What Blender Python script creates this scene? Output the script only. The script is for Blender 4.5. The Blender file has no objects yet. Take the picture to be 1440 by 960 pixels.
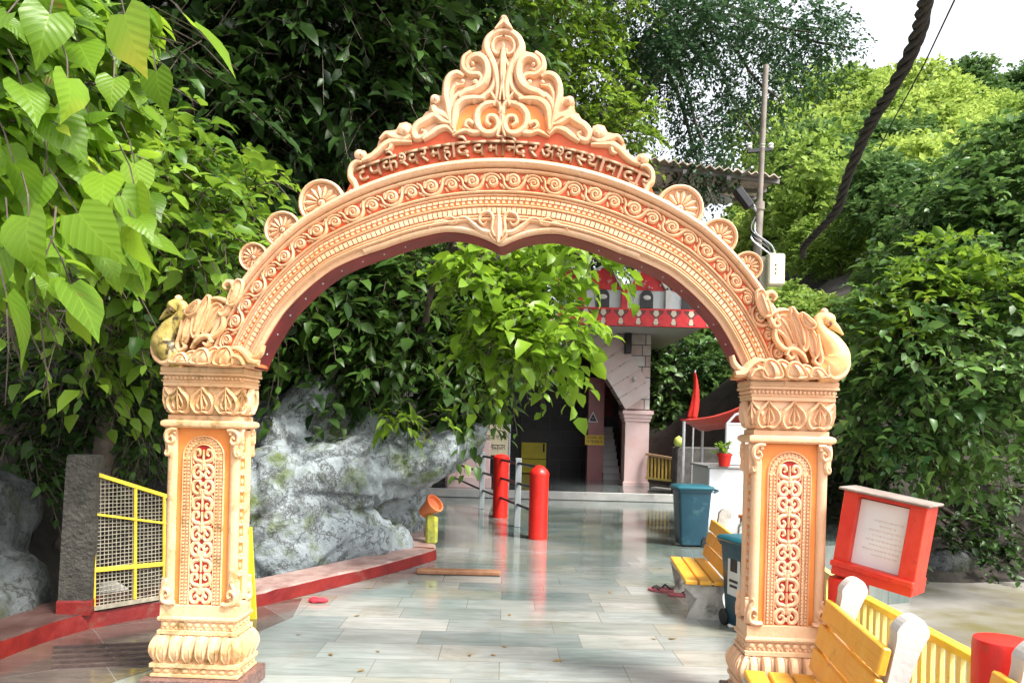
import bpy, bmesh, math, random
import numpy as np
from mathutils import Vector, Matrix, noise
R = math.radians
sc = bpy.context.scene
COL = sc.collection
# ---------------------------------------------------------------- camera, sky, sun, exposure
EYE = Vector((0, 0, 1.6)); FPX = 1040.0; ROLL = R(1.5)
cam = bpy.data.cameras.new('camera'); camo = bpy.data.objects.new('camera', cam); COL.objects.link(camo)
cam.sensor_width = 36; cam.lens = 36 * FPX / 1440; cam.shift_y = 120 / 1440; cam.clip_end = 2000; cam.clip_start = 0.05
c_, s_ = math.cos(ROLL), math.sin(ROLL)
camo.matrix_world = Matrix(((c_, -s_, 0, 0), (0, 0, -1, 0), (s_, c_, 0, 1.6), (0, 0, 0, 1)))
sc.camera = camo
SUN_EL, SUN_AZ = R(56), R(128)
w = bpy.data.worlds.new('World'); sc.world = w; w.use_nodes = True
nt = w.node_tree; bg = nt.nodes['Background']
sky = nt.nodes.new('ShaderNodeTexSky'); sky.sky_type = 'NISHITA'; sky.sun_disc = False
sky.sun_elevation = SUN_EL; sky.sun_rotation = SUN_AZ; sky.dust_density = 6.0; sky.ozone_density = 1.0; sky.air_density = 1.0
hsv = nt.nodes.new('ShaderNodeHueSaturation'); hsv.inputs['Saturation'].default_value = .22; hsv.inputs['Value'].default_value = 1.0      # thin white overcast
tcw = nt.nodes.new('ShaderNodeTexCoord'); spw = nt.nodes.new('ShaderNodeSeparateXYZ'); nt.links.new(tcw.outputs['Generated'], spw.inputs[0])      # added brightness ramp: whiter sky low down, less fill from overhead
mrw = nt.nodes.new('ShaderNodeMapRange'); mrw.inputs[1].default_value = .45; mrw.inputs[2].default_value = .8; mrw.inputs[3].default_value = 2.1; mrw.inputs[4].default_value = .9
nt.links.new(spw.outputs['Z'], mrw.inputs[0]); nt.links.new(mrw.outputs[0], hsv.inputs['Value'])
nt.links.new(sky.outputs[0], hsv.inputs['Color']); nt.links.new(hsv.outputs[0], bg.inputs[0]); bg.inputs[1].default_value = 0.055
sl = bpy.data.lights.new('sun', 'SUN'); so = bpy.data.objects.new('sun', sl); COL.objects.link(so)
sl.energy = 1.5; sl.angle = R(11); sl.color = (1.0, 0.95, 0.87)
sd = Vector((math.sin(SUN_AZ) * math.cos(SUN_EL), math.cos(SUN_AZ) * math.cos(SUN_EL), math.sin(SUN_EL)))
so.rotation_euler = sd.to_track_quat('Z', 'Y').to_euler(); so.location = (4, -6, 12)
vs = sc.view_settings; vs.view_transform = 'Standard'; vs.look = 'None'; vs.gamma = 1.0; vs.exposure = 2.12
sc.cycles.use_denoising = True
sc.cycles.max_bounces = 6; sc.cycles.diffuse_bounces = 3; sc.cycles.glossy_bounces = 3; sc.cycles.transmission_bounces = 4

# ---------------------------------------------------------------- helpers
def ray(px, py):
    dx, dy = px - 720, py - 600
    return Vector(((dx * c_ + dy * s_) / FPX, 1.0, -(-dx * s_ + dy * c_) / FPX))
def at(px, py, Y): return EYE + ray(px, py) * Y
def gnd(px, py, z=0.0):
    r = ray(px, py); return EYE + r * ((z - 1.6) / r.z)

def tag(o, label=None, cat=None, group=None, kind=None):
    if label: o['label'] = label
    if cat: o['category'] = cat
    if group: o['group'] = group
    if kind: o['kind'] = kind
    return o
def empty(name, loc=(0, 0, 0), rz=0.0):
    o = bpy.data.objects.new(name, None); COL.objects.link(o); o.location = loc; o.rotation_euler = (0, 0, rz)
    o.empty_display_size = 0.2
    return o
def copy_tree(o, parent=None):
    c = o.copy(); COL.objects.link(c)
    c.parent = parent
    for ch in o.children: copy_tree(ch, c)
    return c

class MB:
    def __init__(s): s.v = []; s.f = []
    def add(s, vs_, fs):
        b = len(s.v); s.v.extend([tuple(p) for p in vs_]); s.f.extend([tuple(i + b for i in f) for f in fs]); return s
    def box(s, c, size, rot=None, bev=0.0):
        hx, hy, hz = [d / 2 for d in size]; c = Vector(c)
        if bev > 0:
            b = min(bev, hx * .9, hy * .9, hz * .9); vs_ = []; idx = {}
            for sx in (-1, 1):
                for sy in (-1, 1):
                    for sz in (-1, 1):
                        for ax in range(3):
                            p = [sx * (hx - (0 if ax == 0 else b)), sy * (hy - (0 if ax == 1 else b)), sz * (hz - (0 if ax == 2 else b))]
                            idx[(sx, sy, sz, ax)] = len(vs_); vs_.append(Vector(p))
            fs = []
            for sg in (-1, 1):
                fs.append([idx[(sg, a, b2, 0)] for a, b2 in ((-1, -1), (1, -1), (1, 1), (-1, 1))][::sg])
                fs.append([idx[(a, sg, b2, 1)] for a, b2 in ((-1, -1), (-1, 1), (1, 1), (1, -1))][::sg])
                fs.append([idx[(a, b2, sg, 2)] for a, b2 in ((-1, -1), (1, -1), (1, 1), (-1, 1))][::sg])
            for a in (-1, 1):
                for b2 in (-1, 1):
                    fs.append([idx[(a, b2, -1, 0)], idx[(a, b2, -1, 1)], idx[(a, b2, 1, 1)], idx[(a, b2, 1, 0)]])
                    fs.append([idx[(a, -1, b2, 0)], idx[(a, -1, b2, 2)], idx[(a, 1, b2, 2)], idx[(a, 1, b2, 0)]])
                    fs.append([idx[(-1, a, b2, 1)], idx[(-1, a, b2, 2)], idx[(1, a, b2, 2)], idx[(1, a, b2, 1)]])
            for sx in (-1, 1):
                for sy in (-1, 1):
                    for sz in (-1, 1): fs.append([idx[(sx, sy, sz, k)] for k in range(3)])
        else:
            vs_ = [Vector((x, y, z)) for x in (-hx, hx) for y in (-hy, hy) for z in (-hz, hz)]
            fs = [(0, 1, 3, 2), (4, 6, 7, 5), (0, 4, 5, 1), (2, 3, 7, 6), (0, 2, 6, 4), (1, 5, 7, 3)]
        if rot is not None: vs_ = [rot @ p for p in vs_]
        return s.add([p + c for p in vs_], fs)
    def bar(s, a, b, wx, wz, up=(0, 0, 1), bev=0.0):
        a, b = Vector(a), Vector(b); d = b - a; L = d.length; d.normalize(); up = Vector(up)
        x = d.cross(up); x.normalize(); z = x.cross(d)
        return s.box((a + b) / 2, (wx, L, wz), Matrix((x, d, z)).transposed(), bev)
    def tube(s, path, rad, n=8, cap=True):
        path = [Vector(p) for p in path]; m = len(path)
        rad = [rad] * m if not hasattr(rad, '__len__') else list(rad)
        base = len(s.v); t0 = (path[1] - path[0]).normalized()
        ref = Vector((0, 0, 1)) if abs(t0.z) < .9 else Vector((1, 0, 0))
        x = t0.cross(ref).normalized()
        for i in range(m):
            t = (path[min(i + 1, m - 1)] - path[max(i - 1, 0)]).normalized()
            x = (x - t * x.dot(t)).normalized(); y = t.cross(x)
            for k in range(n):
                a = 2 * math.pi * k / n; s.v.append(tuple(path[i] + (x * math.cos(a) + y * math.sin(a)) * rad[i]))
        for i in range(m - 1):
            for k in range(n):
                k2 = (k + 1) % n; s.f.append((base + i * n + k, base + i * n + k2, base + (i + 1) * n + k2, base + (i + 1) * n + k))
        if cap:
            s.f.append(tuple(base + k for k in range(n))[::-1]); s.f.append(tuple(base + (m - 1) * n + k for k in range(n)))
        return s
    def lathe(s, prof, c=(0, 0, 0), n=24, rot=None, squash=1.0):
        base = len(s.v); c = Vector(c)
        for r, z in prof:
            for k in range(n):
                a = 2 * math.pi * k / n; p = Vector((r * math.cos(a), r * math.sin(a) * squash, z))
                if rot is not None: p = rot @ p
                s.v.append(tuple(p + c))
        for i in range(len(prof) - 1):
            for k in range(n):
                k2 = (k + 1) % n; s.f.append((base + i * n + k, base + i * n + k2, base + (i + 1) * n + k2, base + (i + 1) * n + k))
        s.f.append(tuple(base + k for k in range(n))[::-1]); s.f.append(tuple(base + (len(prof) - 1) * n + k for k in range(n)))
        return s
    def prism(s, poly, fmap, h0, h1):     # polygon (2-D) extruded between heights h0 and h1 through fmap(x, z, h)
        n = len(poly)
        area = sum(poly[i][0] * poly[(i + 1) % n][1] - poly[(i + 1) % n][0] * poly[i][1] for i in range(n))
        if area < 0: poly = poly[::-1]
        vs_ = [fmap(x, z, h0) for x, z in poly] + [fmap(x, z, h1) for x, z in poly]
        fs = [tuple(range(n))[::-1], tuple(range(n, 2 * n))] + [(i, (i + 1) % n, n + (i + 1) % n, n + i) for i in range(n)]
        return s.add(vs_, fs)
    def loft(s, rings, caps=True):
        n = len(rings[0]); base = len(s.v)
        for r in rings: s.v.extend([tuple(p) for p in r])
        for i in range(len(rings) - 1):
            for k in range(n):
                k2 = (k + 1) % n; s.f.append((base + i * n + k, base + i * n + k2, base + (i + 1) * n + k2, base + (i + 1) * n + k))
        if caps:
            s.f.append(tuple(base + k for k in range(n))[::-1]); s.f.append(tuple(base + (len(rings) - 1) * n + k for k in range(n)))
        return s
    def rects(s, cx, cy, rings):          # rings of (hx, hy, z)
        return s.loft([[(cx - hx, cy - hy, z), (cx + hx, cy - hy, z), (cx + hx, cy + hy, z), (cx - hx, cy + hy, z)] for hx, hy, z in rings])
    def dome(s, c, rad, n=8, rings=4, squash=(1, 1, 1)):
        prof = []
        for i in range(2 * rings + 1):
            a = -math.pi / 2 + math.pi * i / (2 * rings); prof.append((max(1e-4, rad * math.cos(a)), rad * math.sin(a)))
        return s.lathe(prof, c, n, Matrix.Diagonal(Vector(squash)))
    def build(s, name, mat, parent=None, smooth=False, fix=True, angle=40):
        me = bpy.data.meshes.new(name); me.from_pydata(s.v, [], s.f)
        if fix:
            bm = bmesh.new(); bm.from_mesh(me); bmesh.ops.recalc_face_normals(bm, faces=bm.faces); bm.to_mesh(me); bm.free()
        mats = mat if isinstance(mat, (list, tuple)) else [mat]
        for m_ in mats: me.materials.append(m_)
        if smooth:
            me.polygons.foreach_set('use_smooth', [True] * len(me.polygons))
            if smooth != 'all': me.set_sharp_from_angle(angle=R(angle))
        me.update()
        o = bpy.data.objects.new(name, me); COL.objects.link(o)
        if parent is not None: o.parent = parent
        return o

def catmull(pts, n=6, closed=False):
    P = [np.array(p, float) for p in pts]; out = []; m = len(P)
    segs = range(m if closed else m - 1)
    for i in segs:
        p1, p2 = P[i], P[(i + 1) % m]
        p0 = P[i - 1] if (i > 0 or closed) else 2 * p1 - p2
        p3 = P[(i + 2) % m] if (i + 2 < m or closed) else 2 * p2 - p1
        for k in range(n):
            t = k / n
            out.append(.5 * ((2 * p1) + (-p0 + p2) * t + (2 * p0 - 5 * p1 + 4 * p2 - p3) * t * t + (-p0 + 3 * p1 - 3 * p2 + p3) * t ** 3))
    if not closed: out.append(P[-1])
    return np.array(out)
def spiral(cx, cz, r0, r1, a0, turns, n=26):
    t = np.linspace(0, 1, n); a = a0 + turns * 2 * math.pi * t; r = r0 + (r1 - r0) * t ** .8
    return np.stack([cx + r * np.cos(a), cz + r * np.sin(a)], 1)
def relief(mb, path, w, h, fmap, n=5):
    path = np.asarray(path, float); m = len(path)
    w = np.broadcast_to(w, (m,)) if not hasattr(w, '__len__') else np.interp(np.linspace(0, 1, m), np.linspace(0, 1, len(w)), w)
    h = np.broadcast_to(h, (m,)) if not hasattr(h, '__len__') else np.interp(np.linspace(0, 1, m), np.linspace(0, 1, len(h)), h)
    t = np.gradient(path, axis=0); t /= np.maximum(1e-9, np.linalg.norm(t, axis=1))[:, None]
    nr = np.stack([-t[:, 1], t[:, 0]], 1); base = len(mb.v)
    for i in range(m):
        for k in range(n):
            a = math.pi * k / (n - 1); p = path[i] + nr[i] * w[i] * math.cos(a)
            mb.v.append(tuple(fmap(p[0], p[1], h[i] * (math.sin(a) if n > 3 else (1 if k == 1 else 0)))))
    for i in range(m - 1):
        for k in range(n - 1):
            mb.f.append((base + i * n + k, base + i * n + k + 1, base + (i + 1) * n + k + 1, base + (i + 1) * n + k))
    mb.f.append(tuple(base + k for k in range(n))); mb.f.append(tuple(base + (m - 1) * n + k for k in range(n))[::-1])
def bead(mb, x, z, rx, rz, h, fmap, n=7):
    base = len(mb.v)
    for lev, (q, hh) in enumerate(((1, 0), (.8, .65))):
        for k in range(n):
            a = 2 * math.pi * k / n; mb.v.append(tuple(fmap(x + rx * q * math.cos(a), z + rz * q * math.sin(a), h * hh)))
    mb.v.append(tuple(fmap(x, z, h)))
    for k in range(n):
        k2 = (k + 1) % n
        mb.f.append((base + k, base + k2, base + n + k2, base + n + k)); mb.f.append((base + n + k, base + n + k2, base + 2 * n))
def block(mb, x, z, hx, hz, h, fmap, top=.75):
    q = [(-1, -1), (1, -1), (1, 1), (-1, 1)]
    vs_ = [fmap(x + a * hx, z + b * hz, 0) for a, b in q] + [fmap(x + a * hx * top, z + b * hz * top, h) for a, b in q]
    mb.add(vs_, [(4, 5, 6, 7), (0, 1, 5, 4), (1, 2, 6, 5), (2, 3, 7, 6), (3, 0, 4, 7)])

# ---------------------------------------------------------------- materials
def mat(name, col, rough=.6, var=0.12, scale=6.0, bump=0.0, bscale=40.0, col2=None, spec=.5, metal=0.0, coords='Object', detail=5, stain=None, stain_scale=2.0, stain_lo=.55, stain_hi=.7, coat=0.0, streak=None, sscale=(22, 22, 2.2)):
    m = bpy.data.materials.new(name); m.use_nodes = True; t = m.node_tree; b = t.nodes['Principled BSDF']
    tc = t.nodes.new('ShaderNodeTexCoord'); nz = t.nodes.new('ShaderNodeTexNoise')
    nz.inputs['Scale'].default_value = scale; nz.inputs['Detail'].default_value = detail; nz.inputs['Roughness'].default_value = .6
    t.links.new(tc.outputs[coords], nz.inputs['Vector'])
    rp = t.nodes.new('ShaderNodeValToRGB'); t.links.new(nz.outputs['Fac'], rp.inputs[0])
    c2 = col2 if col2 else tuple(min(1, x * (1 + var)) for x in col); c1 = col if col2 else tuple(x * (1 - var) for x in col)
    rp.color_ramp.elements[0].position = .32; rp.color_ramp.elements[1].position = .68
    rp.color_ramp.elements[0].color = (*c1, 1); rp.color_ramp.elements[1].color = (*c2, 1)
    out = rp.outputs[0]
    if stain:
        n2 = t.nodes.new('ShaderNodeTexNoise'); n2.inputs['Scale'].default_value = stain_scale; n2.inputs['Detail'].default_value = 8; n2.inputs['Roughness'].default_value = .65
        t.links.new(tc.outputs[coords], n2.inputs['Vector'])
        mr = t.nodes.new('ShaderNodeMapRange'); mr.inputs[1].default_value = stain_lo; mr.inputs[2].default_value = stain_hi
        t.links.new(n2.outputs['Fac'], mr.inputs[0])
        mx = t.nodes.new('ShaderNodeMix'); mx.data_type = 'RGBA'; mx.inputs[7].default_value = (*stain, 1)
        t.links.new(mr.outputs[0], mx.inputs[0]); t.links.new(out, mx.inputs[6]); out = mx.outputs[2]
    if streak:          # rain streaks and worn patches running down the surface
        mp = t.nodes.new('ShaderNodeMapping'); mp.inputs['Scale'].default_value = sscale; t.links.new(tc.outputs[coords], mp.inputs[0])
        n4 = t.nodes.new('ShaderNodeTexNoise'); n4.inputs['Scale'].default_value = 1; n4.inputs['Detail'].default_value = 6; n4.inputs['Roughness'].default_value = .65; t.links.new(mp.outputs[0], n4.inputs['Vector'])
        m4 = t.nodes.new('ShaderNodeMapRange'); m4.inputs[1].default_value = .56; m4.inputs[2].default_value = .74; m4.inputs[4].default_value = .65; t.links.new(n4.outputs['Fac'], m4.inputs[0])
        x4 = t.nodes.new('ShaderNodeMix'); x4.data_type = 'RGBA'; x4.inputs[7].default_value = (*streak, 1); t.links.new(m4.outputs[0], x4.inputs[0]); t.links.new(out, x4.inputs[6]); out = x4.outputs[2]
    t.links.new(out, b.inputs['Base Color'])
    b.inputs['Roughness'].default_value = rough; b.inputs['Metallic'].default_value = metal; b.inputs['Specular IOR Level'].default_value = spec
    if coat: b.inputs['Coat Weight'].default_value = coat; b.inputs['Coat Roughness'].default_value = .15
    if bump:
        n3 = t.nodes.new('ShaderNodeTexNoise'); n3.inputs['Scale'].default_value = bscale; n3.inputs['Detail'].default_value = 6
        t.links.new(tc.outputs[coords], n3.inputs['Vector'])
        bp = t.nodes.new('ShaderNodeBump'); bp.inputs['Strength'].default_value = bump; bp.inputs['Distance'].default_value = .02
        t.links.new(n3.outputs['Fac'], bp.inputs['Height']); t.links.new(bp.outputs[0], b.inputs['Normal'])
    return m
def leafmat(name, dark, light, trans=.35, rough=.42, patch=.8, yellow=None, veins=False):
    m = bpy.data.materials.new(name); m.use_nodes = True; t = m.node_tree; b = t.nodes['Principled BSDF']
    ge = t.nodes.new('ShaderNodeNewGeometry'); nz = t.nodes.new('ShaderNodeTexNoise'); tc = t.nodes.new('ShaderNodeTexCoord')
    nz.inputs['Scale'].default_value = patch; nz.inputs['Detail'].default_value = 2; t.links.new(tc.outputs['Object'], nz.inputs['Vector'])
    ad = t.nodes.new('ShaderNodeMath'); ad.operation = 'MULTIPLY_ADD'; ad.inputs[1].default_value = .6
    mr = t.nodes.new('ShaderNodeMapRange'); mr.inputs[1].default_value = .3; mr.inputs[2].default_value = .7; mr.inputs[3].default_value = -.05; mr.inputs[4].default_value = .45
    t.links.new(nz.outputs['Fac'], mr.inputs[0]); t.links.new(ge.outputs['Random Per Island'], ad.inputs[0]); t.links.new(mr.outputs[0], ad.inputs[2])
    rp = t.nodes.new('ShaderNodeValToRGB'); t.links.new(ad.outputs[0], rp.inputs[0])
    e = rp.color_ramp.elements; e[0].position = .08; e[1].position = .9; e[0].color = (*dark, 1); e[1].color = (*light, 1)
    base_out = rp.outputs[0]
    if yellow:
        k = e.new(.97); k.color = (*yellow, 1)
    if veins:
        at_ = t.nodes.new('ShaderNodeAttribute'); at_.attribute_name = 'leaf_uv'; sx = t.nodes.new('ShaderNodeSeparateXYZ'); t.links.new(at_.outputs['Vector'], sx.inputs[0])
        def M(op, a, b_=None, c=None):
            q = t.nodes.new('ShaderNodeMath'); q.operation = op
            for i, v in enumerate((a, b_, c)):
                if v is None: continue
                if isinstance(v, (int, float)): q.inputs[i].default_value = v
                else: t.links.new(v, q.inputs[i])
            return q.outputs[0]
        ab = M('ABSOLUTE', sx.outputs['Y']); ph = M('SUBTRACT', M('MULTIPLY', sx.outputs['X'], 6.0), M('MULTIPLY', ab, 5.0))
        tri = M('ABSOLUTE', M('SUBTRACT', M('FRACT', ph), .5)); side = M('LESS_THAN', tri, .055); mid = M('LESS_THAN', ab, .016); v = M('MAXIMUM', side, mid)
        vm = t.nodes.new('ShaderNodeMix'); vm.data_type = 'RGBA'; vm.blend_type = 'MIX'; t.links.new(M('MULTIPLY', v, .28), vm.inputs[0]); t.links.new(rp.outputs[0], vm.inputs[6]); vm.inputs[7].default_value = (min(1, light[0] * 1.7), min(1, light[1] * 1.5), light[2] * 2.2, 1)
        nb_ = t.nodes.new('ShaderNodeTexNoise'); nb_.inputs['Scale'].default_value = 16; nb_.inputs['Detail'].default_value = 3; t.links.new(tc.outputs['Object'], nb_.inputs['Vector'])
        sb = t.nodes.new('ShaderNodeMix'); sb.data_type = 'RGBA'; mb2 = t.nodes.new('ShaderNodeMapRange'); mb2.inputs[1].default_value = .68; mb2.inputs[2].default_value = .74; mb2.inputs[4].default_value = .85; t.links.new(nb_.outputs['Fac'], mb2.inputs[0])
        t.links.new(mb2.outputs[0], sb.inputs[0]); t.links.new(vm.outputs[2], sb.inputs[6]); sb.inputs[7].default_value = (.22, .13, .03, 1)      # brown spots
        base_out = sb.outputs[2]
        bp = t.nodes.new('ShaderNodeBump'); bp.inputs['Strength'].default_value = .5; bp.inputs['Distance'].default_value = .004; t.links.new(tri, bp.inputs['Height']); t.links.new(bp.outputs[0], b.inputs['Normal'])
    t.links.new(base_out, b.inputs['Base Color']); b.inputs['Roughness'].default_value = rough; b.inputs['Specular IOR Level'].default_value = .3
    tr = t.nodes.new('ShaderNodeBsdfTranslucent'); hs = t.nodes.new('ShaderNodeHueSaturation'); hs.inputs['Value'].default_value = 1.7; hs.inputs['Hue'].default_value = .485
    t.links.new(rp.outputs[0], hs.inputs['Color']); t.links.new(hs.outputs[0], tr.inputs[0])
    mx = t.nodes.new('ShaderNodeMixShader'); mx.inputs[0].default_value = trans
    t.links.new(b.outputs[0], mx.inputs[1]); t.links.new(tr.outputs[0], mx.inputs[2]); t.links.new(mx.outputs[0], t.nodes['Material Output'].inputs[0])
    return m

PEACH = mat('peach_paint', (.74, .41, .22), .5, scale=2.2, col2=(.78, .51, .33), bump=.2, bscale=45, streak=(.42, .24, .13), stain=(.35, .17, .08), stain_scale=9, stain_lo=.66, stain_hi=.8)
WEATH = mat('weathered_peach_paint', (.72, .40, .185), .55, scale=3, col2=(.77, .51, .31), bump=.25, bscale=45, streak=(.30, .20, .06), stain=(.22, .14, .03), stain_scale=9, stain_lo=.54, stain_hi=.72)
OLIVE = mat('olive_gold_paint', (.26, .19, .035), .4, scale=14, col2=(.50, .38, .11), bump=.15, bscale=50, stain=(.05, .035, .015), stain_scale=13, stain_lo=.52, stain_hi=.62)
GOLDP = mat('golden_peach_paint', (.82, .40, .13), .38, scale=5, col2=(.86, .55, .30), bump=.1, bscale=60)
ORANGE = mat('orange_paint', (.76, .21, .04), .5, scale=4, col2=(.80, .29, .065), bump=.1)
SIGNOR = mat('sign_orange_paint', (.60, .075, .018), .5, scale=5, col2=(.70, .13, .03), bump=.1)
LETTER = mat('letter_paint', (.29, .15, .075), .5, scale=10, col2=(.40, .23, .13))
REDP = mat('panel_red_paint', (.40, .012, .010), .5, scale=8, var=.25, bump=.1)
SOFF = mat('maroon_soffit_paint', (.20, .018, .02), .45, scale=5, var=.3)
GRAN = mat('brown_granite', (.10, .055, .045), .35, scale=60, col2=(.24, .14, .12), bump=.05)
BOLL = mat('signal_red_paint', (.58, .010, .006), .38, scale=4, col2=(.66, .022, .012), bump=.08, bscale=25, stain=(.30, .07, .045), stain_scale=14, stain_lo=.64, stain_hi=.72, streak=(.36, .02, .015))
BOXRED = mat('box_red_paint', (.55, .018, .008), .42, scale=5, col2=(.70, .05, .018), bump=.2, bscale=30, stain=(.25, .02, .015), stain_scale=11, stain_lo=.6, stain_hi=.72, streak=(.40, .02, .012))
KERBRED = mat('kerb_red_paint', (.12, .005, .006), .45, scale=4, col2=(.22, .014, .010), bump=.3, bscale=18, stain=(.16, .08, .06), stain_scale=5, stain_lo=.58, stain_hi=.72)
KERBTOP = mat('kerb_top_stone', (.22, .12, .105), .5, scale=6, col2=(.44, .32, .29), bump=.25, bscale=25, stain=(.28, .16, .13), stain_scale=3)
YEL = mat('yellow_paint', (.82, .60, .05), .45, scale=8, var=.15, bump=.1, stain=(.35, .24, .06), stain_scale=12, stain_lo=.66, stain_hi=.76)
YELRAIL = mat('railing_yellow_paint', (.80, .66, .13), .5, scale=5, col2=(.78, .68, .30), bump=.12, bscale=30, stain=(.30, .22, .08), stain_scale=16, stain_lo=.64, stain_hi=.74)
AMBER = mat('amber_wood_paint', (.80, .36, .025), .42, scale=7, col2=(.85, .46, .06), bump=.25, bscale=22, stain=(.40, .20, .05), stain_scale=12, stain_lo=.62, stain_hi=.76, streak=(.55, .22, .02), sscale=(60, 2.5, 60))
LIME = mat('yellow_green_board', (.62, .58, .03), .5, scale=5, var=.12)
WIRE = mat('cream_wire', (.30, .27, .205), .5, scale=20, var=.3)
CONC = mat('dark_concrete', (.024, .023, .019), .9, scale=9, col2=(.075, .070, .058), bump=1.0, bscale=34, stain=(.016, .02, .012), stain_scale=4)
GREYC = mat('grey_concrete', (.36, .35, .33), .7, scale=8, col2=(.55, .54, .51), bump=.3, bscale=30, stain=(.16, .15, .13), stain_scale=6)
WHITE = mat('white_paint', (.66, .65, .63), .45, scale=5, var=.06, bump=.1)
GALV = mat('galvanised_steel', (.50, .53, .55), .35, scale=12, var=.15, metal=.3)
BLKM = mat('black_metal', (.02, .02, .022), .4, scale=10, var=.3)
TEAL = mat('teal_plastic', (.007, .045, .072), .35, scale=6, col2=(.010, .062, .092), bump=.05, stain=(.05, .12, .14), stain_scale=5)
PINK = mat('pink_paint', (.74, .50, .48), .5, scale=2.5, col2=(.80, .62, .60), bump=.06)
MAUVE = mat('mauve_paint', (.34, .12, .13), .4, scale=2.5, col2=(.42, .17, .17), bump=.06)
DKRED = mat('dark_red_door', (.16, .02, .02), .45, scale=4, var=.3)
DARKI = mat('dark_granite_tile', (.035, .034, .037), .25, scale=3, col2=(.07, .068, .072))
MARBLE = mat('white_marble', (.70, .69, .68), .3, scale=3, col2=(.80, .79, .78), bump=.03)
FASC = mat('fascia_red_paint', (.62, .02, .025), .45, scale=6, var=.2)
BRWN = mat('brown_wood', (.20, .085, .04), .55, scale=9, col2=(.34, .17, .09), bump=.25, bscale=25)
ROOF = mat('weathered_sheet', (.42, .34, .27), .6, scale=5, col2=(.58, .49, .40), bump=.3, bscale=12)
REDTARP = mat('red_tarpaulin', (.58, .04, .03), .45, scale=3, col2=(.68, .10, .06), bump=.25, bscale=8)
FLAGM = mat('red_flag_cloth', (.72, .025, .015), .7, scale=6, var=.2, bump=.2)
BARK = mat('bark', (.045, .033, .024), .9, scale=9, col2=(.12, .095, .075), bump=.8, bscale=18)
CREAM = mat('cream_board', (.66, .60, .42), .5, scale=4, var=.1)
INK = mat('dark_ink', (.04, .03, .03), .6)
FAINT = mat('faded_ink', (.62, .50, .48), .6, scale=40, col2=(.74, .68, .66))
RUBP = mat('pink_rubber', (.38, .10, .12), .6, scale=20, var=.3)
RUBD = mat('dark_rubber', (.03, .032, .045), .6, scale=20, var=.3)
CABLE = mat('black_cable', (.010, .009, .009), .75, scale=20, col2=(.028, .025, .023), bump=.5, bscale=50)
POTM = mat('terracotta', (.62, .14, .045), .55, scale=7, col2=(.72, .24, .08), bump=.15)
METER = mat('meter_box_beige', (.66, .62, .45), .5, scale=4, var=.08)
SOIL = mat('soil', (.014, .012, .009), .95, scale=3, col2=(.040, .033, .025), bump=.8, bscale=9)
# ---------------------------------------------------------------- the gate
YG, YAW, U0 = 4.27, R(2.0), -0.107
gate = empty('temple_gate', (0, YG, 0), -YAW)
tag(gate, 'peach painted arched temple gateway with carved scrollwork, peacocks and Hindi lettering', 'gateway')
gu = Vector((math.cos(YAW), -math.sin(YAW), 0)); gn = Vector((math.sin(YAW), math.cos(YAW), 0))
def gp(px, py, off=0.0):
    r = ray(px, py); g0 = Vector((0, YG, 0)); t = (gn.dot(g0) - off) / gn.dot(r)
    p = EYE + r * t - g0
    return (gu.dot(p), p.z)
def GL(pts): return [(gp(x, y, .03)[0] - U0, gp(x, y, .03)[1]) for x, y in pts]    # left half, offset from the gate's axis (negative)
def fm(y0, mir=1, cx=U0, cz=0.0):
    return lambda x, z, h: (cx + mir * x, y0 - h, cz + z)

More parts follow.
